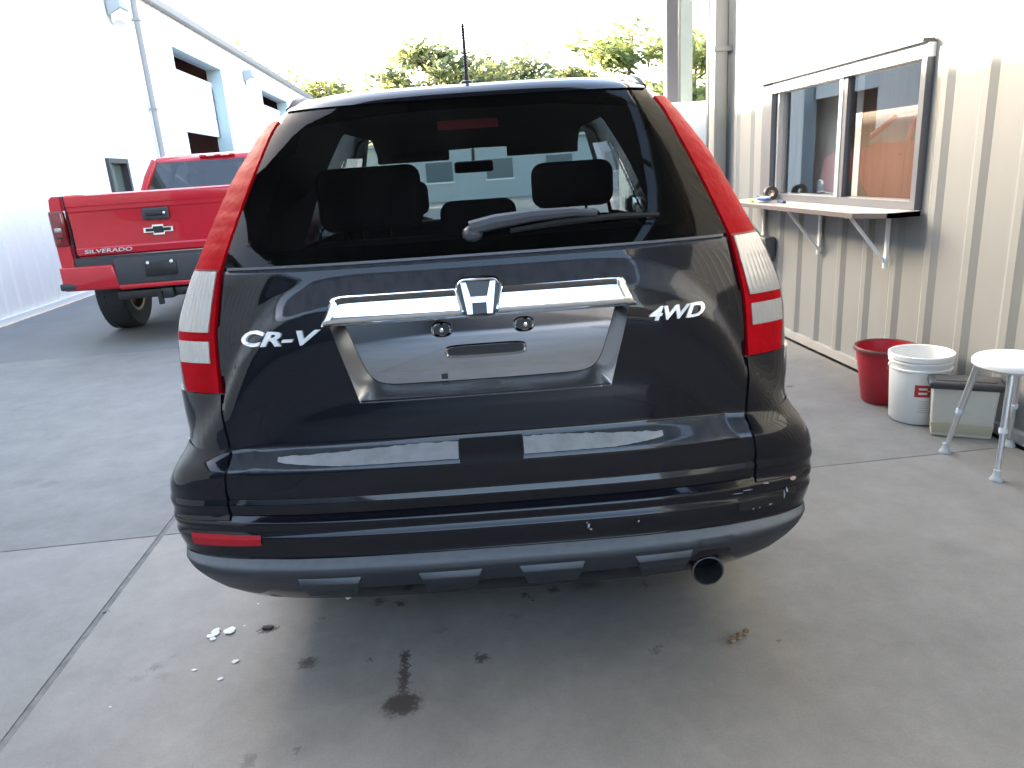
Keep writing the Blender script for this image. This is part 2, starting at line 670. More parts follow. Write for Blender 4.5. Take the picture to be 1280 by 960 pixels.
# service door with a glazed leaf
sd_ = hbuild(MB().box(XL-.14, XL-.09, 13.40, 14.06, .03, 1.97), 'service_door', mat('service_door_glass', (.10, .12, .10), .08, spec=.6))
t = MB()
for a, b, c_, d_ in ((13.32, 13.40, 0, 2.05), (14.06, 14.14, 0, 2.05), (13.40, 14.06, 1.97, 2.05)):
    t.box(XL-.15, XL+.03, a, b, c_, d_)
hbuild(t, 'door_frame', M_dark)
# wall lamps, off in daylight
M_lamp = mat('grey_lamp_housing', (.33, .35, .37), .5)
M_lens = mat('prismatic_lens', (.72, .75, .76), .2)


def wall_lamp(y, z, where):
    o = thing('wall_lamp', (XL+.03, y, z), 0, where, 'wall lamp')
    t = MB().hexa([(-.03, -.2, -.15), (.2, -.2, -.02), (.2, .2, -.02), (-.03, .2, -.15), (-.03, -.2, .17), (.2, -.2, .17), (.2, .2, .17), (-.03, .2, .17)])
    MB().bev(t, .015, 2).build('housing', M_lamp, o)
    t = MB().hexa([(-.0, -.17, -.27), (.12, -.17, -.22), (.12, .17, -.22), (-.0, .17, -.27), (0, -.17, -.12), (.185, -.17, -.035), (.185, .17, -.035), (0, .17, -.12)])
    MB().bev(t, .01, 2).build('lens', M_lens, o)


wall_lamp(14.85, 4.62, 'boxy grey wall lamp on the white hall beside its downpipe')
wall_lamp(24.35, 4.62, 'boxy grey wall lamp on the white hall between the two roll-up doors')

# right building: tan metal wall with a service window
XR = 2.69
shop = thing('tan_metal_building', (XR, 2, 0), 0, 'tan ribbed metal building with sliding service window and counter', 'building')


def sbuild(mb, name, m, parent=None, smooth=30):
    mb.v = [(p[0]-XR, p[1]-2, p[2]) for p in mb.v]
    return mb.build(name, m, parent or shop, smooth)


WY0, WY1, WZ0, WZ1 = 3.93, 5.95, 1.06, 1.93
rib_wall(shop, M_tan, XR, -1, -6, 7.2, .04, 5.15, [(WY0, WY1, WZ0, WZ1)])
M_trim = mat('tan_trim', (.24, .235, .22), .45, var=.05, vscale=5)
sbuild(MB().box(XR-.045, XR+.02, -6, 7.2, .012, .062), 'base_trim', mat('pale_base_trim', (.3, .295, .28), .5, var=.08, vscale=6))
sbuild(MB().box(XR-.012, XR+.1, -6, 7.2, -.1, .010), 'footing_gap', mat('black_rubber_seal', (.02, .02, .02), .8))
sbuild(MB().box(XR-.04, XR+.25, 7.2, 7.24, 0, 5.15), 'corner_trim', M_trim)
sbuild(MB().rbox(XR-.155, XR-.035, 6.72, 6.86, .05, 4.7, .012, 2), 'downpipe', M_trim)
for z in (.9, 2.3, 3.8):
    sbuild(MB().box(XR-.162, XR-.0, 6.71, 6.87, z, z+.04), 'strap', M_trim)
# building volume: far end wall, roof
t = MB().box(XR+.03, XR+8, 7.12, 7.2, 0, 5.15)
sbuild(t, 'end_wall', M_tan)
t = MB().box(XR+.03, XR+8, -6, -5.92, 0, 5.15)
sbuild(t, 'end_wall', M_tan)
sbuild(MB().box(XR-.1, XR+8, -6.1, 7.3, 5.16, 5.25), 'roof', MATS['galvanised_roof'])
# guessed unseen roof, sized to set the yard shade and car reflections
M_can = mat('canopy_underside', (.1, .1, .105), .6, var=.1, vscale=2)
can = thing('shade_canopy', (0, 4, 5.2), 0, 'unseen flat grey steel roof sized to set yard shade and reflections', 'shade_canopy')
CX0, CY0, CY1 = -4.3, -3.0, 3.3
MB().box(CX0, 2.4, CY0-4, CY1-4, .12, .2).build('deck', M_can, can, 0)
for k in range(4):
    y = CY0-4+.3+k*(CY1-CY0-.6)/3
    MB().box(CX0+.05, XR-.16, y-.05, y+.05, -.04, .118).build('beam', mat('canopy_beam', (.12, .12, .125), .5), can, 0)

# window
M_frame = mat('grey_aluminium_frame', (.12, .125, .135), .4, metal=.2)
M_alu = mat('silver_aluminium', (.62, .63, .64), .3, metal=.6)
win = bpy.data.objects.new('service_window', None)
COL.objects.link(win)
win.parent = shop


def wbuild(mb, name, m, smooth=30):
    return sbuild(mb, name, m, win, smooth)


xo, xi = XR-.05, XR+.09
wbuild(MB().box(xo, xi, 5.78, WY1-.002, WZ0, WZ1-.002), 'jamb', M_frame)
wbuild(MB().box(xo+.005, xi, WY0+.002, WY0+.045, WZ0, WZ1-.075), 'jamb', M_frame)
wbuild(MB().box(xo+.006, xi, WY0+.045, 5.78, WZ0, WZ0+.045), 'sill', M_frame)
wbuild(MB().box(xo+.004, xi, WY0+.002, 5.78, WZ1-.075, WZ1-.003), 'head', M_trimw)
wbuild(MB().box(xo-.028, xi-.1, WY0-.0, WY1+.0, WZ1-.001, WZ1+.018), 'drip_cap', M_dark)
wbuild(MB().box(xo+.03, xi-.03, 4.80, 4.845, WZ0+.046, WZ1-.076), 'meeting_rail', M_alu)
wbuild(MB().box(xo+.035, xi-.035, 4.755, 4.80, WZ0+.046, WZ1-.076), 'sash_rail', M_frame)
wbuild(MB().box(xo+.04, xi-.04, 5.735, 5.765, WZ0+.046, WZ1-.076), 'sash_rail', M_alu)
G_win = glass('window_glass', (.92, .94, .93), 2.6)
for a, b, x in ((3.976, 4.756, XR+.01), (4.844, 5.736, XR+.028)):
    t = MB().grid([[(x, a, WZ0+.046), (x, b, WZ0+.046)], [(x, a, WZ1-.076), (x, b, WZ1-.076)]])
    wbuild(t, 'pane', G_win, 0)
# office behind the glass
M_in = mat('brown_panelling', (.13, .082, .055), .55, var=.2, vscale=4, stretch=(1, 6, .5))
M_inw = mat('office_white', (.8, .79, .76), .7)
sbuild(MB().box(XR+.42, XR+.47, 3.3, 5.3, .0, 2.5), 'office_partition', M_in)
sbuild(MB().box(XR+.42, XR+.47, 5.31, 7.0, .0, 2.3), 'office_door', M_inw)
sbuild(MB().box(XR+.12, XR+1.0, 7.0, 7.1, 0, 2.6), 'office_wall', M_inw)
sbuild(MB().box(XR+.12, XR+3.0, 2.6, 2.65, 0, 2.6), 'office_wall', M_inw)
sbuild(MB().box(XR+.12, XR+3.0, 2.5, 7.1, 2.6, 2.65), 'office_ceiling', M_inw)
sbuild(MB().box(XR+.12, XR+3.0, 2.5, 7.1, 0, .02), 'office_floor', mat('office_floor', (.25, .2, .16), .6))
sbuild(MB().box(XR+.14, XR+.36, 3.2, 6.6, .9, .94), 'office_desk', mat('office_desk', (.3, .17, .08), .5))

# counter shelf on three white brackets
shelf = thing('counter_shelf', (XR, 5, 1.05), 0, 'narrow laminate counter shelf under the service window on white brackets', 'counter')
M_lam = mat('grey_laminate', (.36, .33, .3), .35, var=.08, vscale=12)
t = MB()
poly = [(-.03, -1.1), (-.22, -1.1), (-.33, -.94), (-.33, 1.12), (-.03, 1.12)]
n = len(poly)
t.add([(a, b, -.017) for a, b in poly]+[(a, b, .008) for a, b in poly], [tuple(range(n))[::-1], tuple(range(n, 2*n))]+[(i, (i+1) % n, (i+1) % n+n, i+n) for i in range(n)])
t.build('shelf_board', M_lam, shelf, 0, True)
t = MB()
for i in range(n-1):
    (a, b), (c2, d2) = poly[i], poly[i+1]
    if i == 3:
        continue
    t.hexa([(a-.002, b, -.022), (c2-.002, d2, -.022), (c2+.004, d2, -.022), (a+.004, b, -.022), (a-.002, b, .005), (c2-.002, d2, .005), (c2+.004, d2, .005), (a+.004, b, .005)])
t.build('edge_band', mat('dark_edge_band', (.09, .075, .07), .5), shelf, 0, True)
M_brk = mat('white_bracket', (.78, .78, .76), .4)
for y in (-.82, -.02, .9):
    b_ = MB()
    b_.box(-.038, -.024, y-.014, y+.014, -.33, -.018)
    b_.box(-.30, -.038, y-.0135, y+.0135, -.032, -.018)
    b_.tube([(-.27, y, -.03), (-.036, y, -.31)], .012, 8)
    b_.tube([(-.036, y, -.30), (-.036, y, -.345)], .013, 8)
    b_.build('bracket', M_brk, shelf)

# white panel and the two steel posts past the end of the building
o = thing('white_metal_cabinet', (2.42, 7.62, 0), 0, 'tall plain white metal cabinet past the end of the tan building', 'cabinet')
MB().rbox(-.5, .31, -.2, .2, .04, 1.95, .01).build('carcass', M_trimw, o)
for a, b in ((-.49, -.1), (-.094, .30)):
    MB().rbox(a, b, -.222, -.201, .08, 1.93, .006).build('door', M_trimw, o)
MB().rbox(-.075, -.06, -.25, -.222, .95, 1.1, .004).build('handle', M_alu, o)
M_post = mat('dark_grey_steel_post', (.085, .085, .095), .5, var=.08, vscale=4)
M_post2 = mat('pale_green_grey_post', (.3, .34, .31), .5, var=.08, vscale=4)
for nm, a, b, m_, lab in (('steel_post', 2.515, 2.635, M_post, 'dark grey square steel post behind the black SUV roof'),
                          ('steel_post', 2.665, 2.79, M_post2, 'pale green grey steel post close beside the dark post')):
    o = thing(nm, ((a+b)/2, 8.1, 0), 0, lab, 'post')
    h = (b-a)/2
    t = MB()
    t.box(-h, h, -h, -h+.012, 0, 4.7).box(-h, h, h-.012, h, 0, 4.7).box(-h, -h+.012, -h+.0121, h-.0121, 0, 4.7).box(h-.012, h, -h+.0121, h-.0121, 0, 4.7)
    t.build('column', m_, o, 0)
    MB().box(-h-.05, h+.014, -h-.05, h+.05, -.008, .012).build('base_plate', m_, o, 0)

# unseen hall added behind the viewer to darken car reflections
bk = thing('unseen_dark_hall', (0, -24, 0), 0, 'unseen low dark metal hall added behind the viewer to darken car reflections', 'building')
M_brown = mat('charcoal_ribbed_steel', (.055, .056, .06), .5, var=.08, vscale=1)
MB().box(-5, 18, -8, 0, 0, 4.2).build('wall', M_brown, bk, 0)
MB().box(-14, -5.5, -8, 20.6, 0, 5.1).build('wing_wall', M_brown, bk, 0)  # added wing, keeps the yard shaded and left-side reflections dark
MB().box(-14.2, -5.3, -8.2, 20.7, 5.11, 5.3).build('wing_roof', MATS['galvanised_roof'], bk, 0)
MB().box(-5.2, 18.3, -8.3, .4, 4.21, 4.4).build('roof', MATS['galvanised_roof'], bk, 0)
for x in (-2.4, 3.4, 9.2):
    MB().box(x-1.6, x+1.6, .003, .05, 0, 3.2).build('door', mat('dark_roll_door', (.05, .05, .055), .4), bk, 0)

# ------------------------------------------------------------------ trees
def leaf_mat(name, c):
    m = bpy.data.materials.new(name)
    m.use_nodes = True
    N, L = m.node_tree.nodes, m.node_tree.links
    N.remove(N['Principled BSDF'])
    oi = N.new('ShaderNodeNewGeometry')
    nz = N.new('ShaderNodeTexNoise')
    nz.inputs['Scale'].default_value = .8
    L.new(oi.outputs['Position'], nz.inputs[0])
    rp = N.new('ShaderNodeValToRGB')
    rp.color_ramp.elements[0].position = .35
    rp.color_ramp.elements[0].color = (c[0]*.6, c[1]*.7, c[2]*.8, 1)
    rp.color_ramp.elements[1].position = .65
    rp.color_ramp.elements[1].color = (c[0]*1.35, c[1]*1.2, c[2], 1)
    L.new(nz.outputs[0], rp.inputs[0])
    d = N.new('ShaderNodeBsdfDiffuse')
    t_ = N.new('ShaderNodeBsdfTranslucent')
    L.new(rp.outputs[0], d.inputs[0])
    L.new(rp.outputs[0], t_.inputs[0])
    mx = N.new('ShaderNodeMixShader')
    mx.inputs[0].default_value = .62
    L.new(d.outputs[0], mx.inputs[1])
    L.new(t_.outputs[0], mx.inputs[2])
    L.new(mx.outputs[0], N['Material Output'].inputs[0])
    return m


M_bark = mat('bark', (.12, .09, .07), .9, var=.3, vscale=5, stretch=(1, 1, .2))


def tree_meshes(seed, h, spread, leaves, lm, lsize):
    rn = random.Random(seed)
    tr, cr = MB(), MB()
    tr.tube([(0, 0, -.15), (rn.uniform(-.1, .1), rn.uniform(-.1, .1), h*.3), (rn.uniform(-.3, .3), rn.uniform(-.3, .3), h*.6), (rn.uniform(-.4, .4), rn.uniform(-.4, .4), h*.9)], [h*.022, h*.017, h*.011, h*.003], 8)
    tips = []
    for k in range(17):
        z = h*rn.uniform(.25, .88)
        a = rn.uniform(0, 6.28)
        ln = spread*(1.05-.6*(z/h))*rn.uniform(.6, 1.1)
        p0 = Vector((0, 0, z))
        p2 = Vector((math.cos(a)*ln, math.sin(a)*ln, z+ln*rn.uniform(.15, .6)))
        p1 = p0.lerp(p2, .5)+Vector((rn.uniform(-.2, .2), rn.uniform(-.2, .2), rn.uniform(-.1, .3)))
        tr.tube([p0, p1, p2], [h*.008, h*.005, h*.0015], 5, False)
        tips += [(p2, .6), (p0.lerp(p2, .65), .75), (p1, .7)]
        for q in range(3):
            e = p2+Vector((rn.uniform(-1, 1), rn.uniform(-1, 1), rn.uniform(-.3, .8)))*spread*.25
            tr.tube([p1.lerp(p2, rn.random()), e], [h*.003, h*.001], 4, False)
            tips.append((e, .55))
    tips.append((Vector((0, 0, h*.93)), .8))
    for i in range(leaves):
        c, rr = tips[rn.randrange(len(tips))]
        d = Vector((rn.gauss(0, 1), rn.gauss(0, 1), rn.gauss(0, .8)))
        p = c+d*rr*spread*.17
        s_ = lsize*rn.uniform(.5, 1.2)
        nrm = Vector((rn.gauss(0, 1), rn.gauss(0, 1), rn.gauss(.4, 1))).normalized()
        a = nrm.orthogonal().normalized()*s_
        b = nrm.cross(a)*.55
        cr.add([p-a, p-b, p+a, p+b], [(0, 1, 2, 3)])
    return tr.mesh('trunk', M_bark, 40), cr.mesh('crown', lm, 0)


LM = [leaf_mat('leaf_yellow_green', (.21, .25, .1)), leaf_mat('leaf_olive', (.18, .21, .11)), leaf_mat('leaf_pale', (.18, .21, .11))]
TM = [tree_meshes(11, 9, 3.0, 4600, LM[0], .2), tree_meshes(12, 9, 2.6, 3600, LM[1], .19), tree_meshes(13, 8, 3.2, 3600, LM[2], .19)]
specs = [(-12.5, 47, 1.0, 2, 'thin pale tree beyond the far end of the white hall'), (-8.2, 50, .82, 0, 'yellow green tree just past the white hall gutter end'),
         (-4.4, 52, .85, 2, 'pale leafy tree behind the SUV roof next to the hall'), (0.2, 51, 1.0, 1, 'sparse olive tree rising behind the left of the antenna'),
         (2.6, 54, .9, 0, 'low yellow green tree directly behind the SUV antenna'), (5.4, 50, .95, 2, 'thin pale tree right of the SUV antenna with open branches'),
         (9.0, 53, .8, 1, 'small olive tree between the antenna and the dark post'), (12.9, 48, .98, 0, 'full yellow green tree just left of the dark steel post'),
         (17.6, 50, .93, 0, 'yellow green tree showing between green post and tan building'), (22, 55, 1.0, 1, 'olive tree hidden mostly behind the tan building'),
         (-17, 56, 1.05, 1, 'olive tree rising behind the white hall roof')]
for i, (x, y, s_, k, lab) in enumerate(specs):
    o = thing('tree', (x, y, -.1), i*1.3, lab, 'tree', 'trees beyond the yard')
    o.scale = (s_*1.6, s_*1.6, s_*1.14)
    for nm, me in zip(('trunk', 'crown'), TM[k]):
        c_ = bpy.data.objects.new(nm, me)
        COL.objects.link(c_)
        c_.parent = o
# scrub in front of the trees
rn = random.Random(3)
t = MB()
for i in range(7000):
    x = rn.uniform(-26, 34)
    hgt = 1.6+1.2*math.sin(x*.7)+.8*math.sin(x*1.9+1)
    p = Vector((x, 46+rn.uniform(-1.5, 1.5), rn.uniform(0, 1)**.8*max(.6, hgt)))
    nrm = Vector((rn.gauss(0, 1), rn.gauss(0, 1), rn.gauss(.4, 1))).normalized()
    a = nrm.orthogonal().normalized()*.2*rn.uniform(.6, 1.3)
    b = nrm.cross(a)*.6
    t.add([p-a, p-b, p+a, p+b], [(0, 1, 2, 3)])
o = t.build('scrub', LM[1], None, 0)
o['kind'] = 'stuff'
o['label'] = 'low olive scrub along the far edge of the yard'
o['category'] = 'scrub'

# low shed closing the view ahead
sh_ = thing('low_metal_shed', (4, 40, 0), 0, 'low pale grey metal shed beyond the yard, glimpsed through the SUV windows', 'building')
M_shed = mat('pale_grey_steel', (.4, .43, .43), .5, var=.06, vscale=1)
MB().box(-10, 12, 0, 3, -.1, 2.9).build('wall', M_shed, sh_, 0)
MB().box(-10.2, 12.2, -.25, 3.2, 2.91, 3.05).build('roof', MATS['galvanised_roof'], sh_, 0)
for x in (-7, -3.8, -.6, 2.6, 5.8, 9):
    w_ = MB().box(x-.7, x+.7, -.03, -.002, 1.0, 2.0).build('window', mat('shed_window', (.12, .15, .16), .15), sh_, 0)
    MB().box(x-.78, x+.78, -.05, -.003, .92, .998).build('sill', M_trimw, w_, 0)

# ------------------------------------------------------------------ black SUV
ZK = [.20, .24, .27, .30, .34, .368, .388, .404, .412, .468, .474, .482, .510, .518, .53, .566, .576, .60, .655, .668, .705, .718, .80, .85, .9, 1.0, 1.1, 1.17, 1.22, 1.30, 1.40, 1.50, 1.58, 1.62, 1.66, 1.69]
YK = [.10, .055, .028, .006, -.012, -.022, -.016, .009, .012, .010, .012, .022, .018, .026, .036, .032, .043, .041, .040, .046, .083, .090, .10, .108, .115, .13, .15, .166, .182, .225, .29, .36, .425, .46, .50, .56]
WK_Z = [.20, .24, .27, .30, .34, .38, .43, .48, .53, .58, .62, .66, .70, .74, .78, .84, .9, .97, 1.05, 1.14, 1.24, 1.34, 1.44, 1.52, 1.58, 1.62, 1.66, 1.69]
WK = [.84, .86, .88, .90, .925, .942, .955, .963, .966, .969, .962, .942, .922, .92, .925, .929, .932, .932, .923, .89, .84, .797, .752, .704, .667, .637, .577, .49]
EXP = 3.0


def pchip(X, Y):
    X, Y = np.array(X, float), np.array(Y, float)
    h, d = np.diff(X), np.diff(Y)/np.diff(X)
    m = np.zeros(len(X))
    m[0], m[-1] = d[0], d[-1]
    for i in range(1, len(X)-1):
        if d[i-1]*d[i] > 0:
            m[i] = 3*(h[i-1]+h[i])/((2*h[i]+h[i-1])/d[i-1]+(h[i]+2*h[i-1])/d[i])

    def f(x):
        x = min(max(x, X[0]), X[-1])
        i = min(int(np.searchsorted(X, x, 'right'))-1, len(X)-2)
        i = max(i, 0)
        t = (x-X[i])/h[i]
        return float((2*t**3-3*t**2+1)*Y[i]+(t**3-2*t**2+t)*h[i]*m[i]+(3*t**2-2*t**3)*Y[i+1]+(t**3-t**2)*h[i]*m[i+1])
    return f


_k = ZK.index(.718)
_ys = pchip([z for z in ZK[_k:] if z not in (.85, .9, 1.17)], [y for z, y in zip(ZK[_k:], YK[_k:]) if z not in (.85, .9, 1.17)])
_ws = pchip(WK_Z, WK)


def y0f(z): return _ys(z) if z > .718 else float(np.interp(z, ZK, YK))
def wf(z): return _ws(z)
def Df(z): return float(np.interp(z, [.3, .6, .75, 1.0, 1.3, 1.66], [.22, .24, .26, .27, .27, .26]))


_sec = {}
PHI = np.linspace(0, math.pi/2, 1500)**1.0


def sec(z):
    k = round(z, 4)
    if k not in _sec:
        w, d = wf(z), Df(z)
        xs_ = w*np.sin(PHI)**(2/EXP)
        ys_ = d*(1-np.clip(np.cos(PHI), 0, 1)**(2/EXP))
        _sec[k] = (xs_+ys_, xs_, ys_, w, d)
    return _sec[k]


ARX = [0, .30, .43, .50, .55, .61, .67, .75, 1.2]
ARZ = [1.19, 1.19, 1.18, 1.16, 1.143, 1.10, 1.035, .9, .5]


_arch = pchip(ARX, ARZ)


def arch(x, z):
    """swage of the tailgate: below the arched crease the skin flares outwards, then runs back"""
    a = _arch(abs(x))
    d = a-z
    if d <= 0:
        return 0
    k = .03*smoothstep(-.03, .09, d)*min(1, d/.07)
    return k*(1-smoothstep(.12, .36, d))


def u_of_x(x, z):
    u, xs_, ys_, w, d = sec(z)
    a = abs(x)
    return math.copysign(float(np.interp(a, xs_, u)), x)


def SP(u, z, off=0., sw=True):
    us, xs_, ys_, w, d = sec(z)

    def base(u_, z_):
        us, xs_, ys_, w, d = sec(z_)
        a = abs(u_)
        if a <= us[-1]:
            x, y = float(np.interp(a, us, xs_)), float(np.interp(a, us, ys_))
        else:
            x, y = w, d+(a-us[-1])
        y += y0f(z_)
        x = math.copysign(x, u_)
        if sw:
            y -= arch(x, z_)
        return Vector((x, y, z_))
    p = base(u, z)
    if off:
        e = .008
        du = base(u+e, z)-base(u-e, z)
        dz = base(u, z+e)-base(u, z-e)
        n = du.cross(dz).normalized()
        p = p+n*off
    return p


def zrows(z0, z1, step=.03):
    out = [z0, z1]
    out += [z for z in ZK if z0+.002 < z < z1-.002 and z < .72]
    out = sorted(out)
    res = []
    for a, b in zip(out, out[1:]):
        n = max(1, int(math.ceil((b-a)/step)))
        res += [a+(b-a)*i/n for i in range(n)]
    return res+[z1]


def fn(v):
    return v if callable(v) else (lambda z: v)


def patch(xl, xr, z0, z1, nx=24, off=.0, thick=.012, byu=False, step=.03, offf=None, rows=None, keep=None):
    """a panel lying on the car's skin between two side curves, with its edges turned in"""
    xl, xr = fn(xl), fn(xr)
    zs = rows or zrows(z0, z1, step)
    g_ = []
    for i, z in enumerate(zs):
        a, b = xl(z), xr(z)
        if not byu:
            a, b = u_of_x(a, z), u_of_x(b, z)
        row = []
        for k in range(nx+1):
            f = k/nx
            o = off+(offf(f, (z-z0)/(z1-z0)) if offf else 0)
            row.append(SP(a+(b-a)*f, z, o))
        g_.append(row)
    t = MB().grid(g_)
    if keep:
        t.f = [q for q in t.f if keep(*(sum((Vector(t.v[i]) for i in q), Vector())/4))]
    if thick:
        n = nx+1
        m = len(zs)
        ring = [(0, k) for k in range(n)]+[(i, n-1) for i in range(1, m)]+[(m-1, k) for k in range(n-2, -1, -1)]+[(i, 0) for i in range(m-2, 0, -1)]
        o = len(t.v)
        for (i, k) in ring:
            z = zs[i]
            a, b = xl(z), xr(z)
            if not byu:
                a, b = u_of_x(a, z), u_of_x(b, z)
            t.v.append(tuple(SP(a+(b-a)*k/nx, z, off-thick)))
        L_ = len(ring)
        for q in range(L_):
            q2 = (q+1) % L_
            A, B = ring[q][0]*n+ring[q][1], ring[q2][0]*n+ring[q2][1]
            t.f.append((B, A, o+q, o+q2))
    return t


def tab(pairs):
    zs = [p[0] for p in pairs]
    xs_ = [p[1] for p in pairs]
    return lambda z: float(np.interp(z, zs, xs_))


M_paint = mat('black_car_paint', (.004, .0045, .008), .12, coat=.6, rvar=.05, vscale=2.2, stretch=(16, 16, .5), spec=.1)
M_gate = mat('black_tailgate_paint', (.004, .0045, .008), .1, coat=.65, rvar=.05, vscale=2.2, stretch=(16, 16, .5), spec=.1, dust_sheen=((.2, .22, .25), .30, .46, .2, .7))  # pale film on the arch: dusty runs and painted sky reflection
M_paintg = mat('black_inner_gap', (.004, .004, .004), .8)
M_clad = mat('dark_grey_cladding', (.02, .023, .029), .42, var=.15, vscale=8, bump=.12, bscale=220, dust_sheen=((.16, .185, .21), .34, .78, .62, .85))  # bluish film on ledges paints their sky highlight over a dusty base
M_chrome = mat('chrome', (.86, .87, .88), .06, metal=1.)
M_smoke = mat('smoked_chrome_panel', (.42, .43, .45), .05, metal=1., rvar=.02, vscale=3)
M_brush = mat('grey_chrome_surround', (.34, .35, .37), .22, metal=.9, rvar=.06, vscale=7)
M_red = mat('red_lamp_lens', (.36, .003, .008), .42, spec=.04, coat=0., var=.18, vscale=14, bump=.25, bscale=45, stretch=(1, 1, .4))
M_clear = mat('clear_lamp_lens', (.42, .41, .40), .22, metal=.5, coat=.5, var=.05, vscale=10, bump=.05, bscale=60)
M_blk = mat('black_plastic', (.012, .012, .014), .4)
M_rub = mat('tyre_rubber', (.02, .02, .021), .75, bump=.2, bscale=90)
M_rim = mat('alloy_rim', (.5, .5, .52), .3, metal=.8)
M_cloth = mat('dark_seat_cloth', (.030, .027, .027), .9, bump=.2, bscale=300)
M_dash = mat('dark_dashboard', (.03, .03, .03), .7)
G_rear = glass('privacy_glass', (.30, .30, .31), .38, .006)
G_side = glass('dark_side_glass', (.05, .05, .055), 1.0)
G_ws = glass('green_windscreen', (.72, .9, .86), 1.0)

psi = R(4.0)
ey = Vector((math.sin(psi), math.cos(psi), 0))
suv = thing('sport_utility_vehicle', Vector((-.052, 0, 0))+ey*1.838, -psi, 'black SUV seen from behind with chrome plate garnish and tall red tail lamps', 'car')

X_SEAM = tab([(.53, .757), (.60, .758), (.66, .748), (.70, .738), (.74, .741), (.85, .751), (.872, .752), (.957, .752), (1.04, .749), (1.2, .722)])
X_LIN = tab([(.872, .755), (.957, .755), (1.04, .752), (1.2, .725), (1.29, .694), (1.38, .663), (1.48, .627), (1.58, .594), (1.615, .572)])

# ---- shell: full body loft with openings
YF = lambda z: float(np.interp(z, [.2, .3, .5, .7, .85, .95, 1.0, 1.05, 1.09, 1.2, 1.4, 1.6, 1.65, 1.69, 1.705], [4.3, 4.42, 4.55, 4.53, 4.46, 4.36, 4.1, 3.75, 3.42, 3.24, 2.93, 2.52, 2.35, 2.05, 1.9]))


def section(z, inset=.006, w=None, yr=None, yfv=None):
    w = (w or wf(z))-inset
    yr = (yr if yr is not None else y0f(z))+inset
    yfv = (yfv or YF(z))-inset
    d, df = Df(z), .45
    pts = []
    for p in np.linspace(0, math.pi/2, 26):
        x = w*math.sin(p)**(2/EXP)
        y = yr+d*(1-max(0, math.cos(p))**(2/EXP))-arch(x, z)*(1 if z > .4 else 0)
        pts.append((x, y, z))
    ya, yb = yr+d, yfv-df
    for k in range(1, 60):
        pts.append((w, ya+(yb-ya)*k/60, z))
    for p in np.linspace(math.pi/2, 0, 20):
        pts.append((w*math.sin(p)**(2/2.6), yfv-df*(1-max(0, math.cos(p))**(2/2.6)), z))
    return pts+[(-x, y, z_) for x, y, z_ in pts[-2:0:-1]]


zs_ = zrows(.24, 1.69, .022)
rows = [section(z) for z in zs_]
rows.append(section(1.703, 0, .36, .80, 1.95))
rows.append(section(1.708, 0, .15, 1.15, 1.6))
sh = MB().grid(rows, True)
n_ = len(rows[0])
top0 = (len(rows)-1)*n_
sh.f.append(tuple(range(top0, top0+n_)))
AX = (.98, 3.60)


def shell_keep(q):
    c = Vector()
    for i in q:
        c += Vector(sh.v[i])
    c /= len(q)
    x, y, z = c
    ax = abs(x)
    if z > 1.22 and z < 1.635 and y < y0f(z)+.2 and ax < X_LIN(z)-.02:
        return False
    if .80 < z < 1.08 and ax < .44 and y < .4:
        return False
    if ax > wf(z)-.05 and 1.13 < z < 1.53 and y > .7:
        ym = 3.30-(z-1.13)*1.6
        for a, b in ((.80+(z-1.13)*.35, 1.26), (1.34, 2.14), (2.22, ym-.12)):
            if a < y < b:
                return False
    if 1.10 < z < 1.63 and y > YF(z)-.42 and ax < wf(z)-.07:
        return False
    for a in AX:
        if ax > .5 and math.hypot(y-a, z-.35) < .385:
            return False
    return True


sh.f = [q for q in sh.f if shell_keep(q)]
body = sh.build('body', M_paint, suv, 40)
# under tray and wheel wells
t = MB().box(-.62, .62, .22, 4.2, .24, .30)
t.box(-.8, .8, 1.5, 3.1, .24, .32)
t.build('underbody', M_paintg, suv, 0)
for sx in (-1, 1):
    for a in AX:
        pts = [(sx*.58, a+.39*math.cos(R(q)), .35+.39*math.sin(R(q))) for q in range(-10, 191, 20)]
        pt2 = [(sx*.925, p[1], p[2]) for p in pts]
        MB().grid([pts, pt2]).build('wheel_well', M_paintg, suv, 30)
        ra = [(sx*(wf(.35+.375*math.sin(R(q)))+.012), a+.372*math.cos(R(q)), .35+.372*math.sin(R(q))) for q in range(-14, 195, 8)]
        rb = [(sx*(wf(.35+.43*math.sin(R(q)))+.010), a+.43*math.cos(R(q)), .35+.43*math.sin(R(q))) for q in range(-14, 195, 8)]
        rc = [(sx*(wf(.35+.37*math.sin(R(q)))-.06), a+.370*math.cos(R(q)), .35+.370*math.sin(R(q))) for q in range(-14, 195, 8)]
        MB().grid([rc, ra, rb]).build('arch_trim', M_clad, suv, 30)


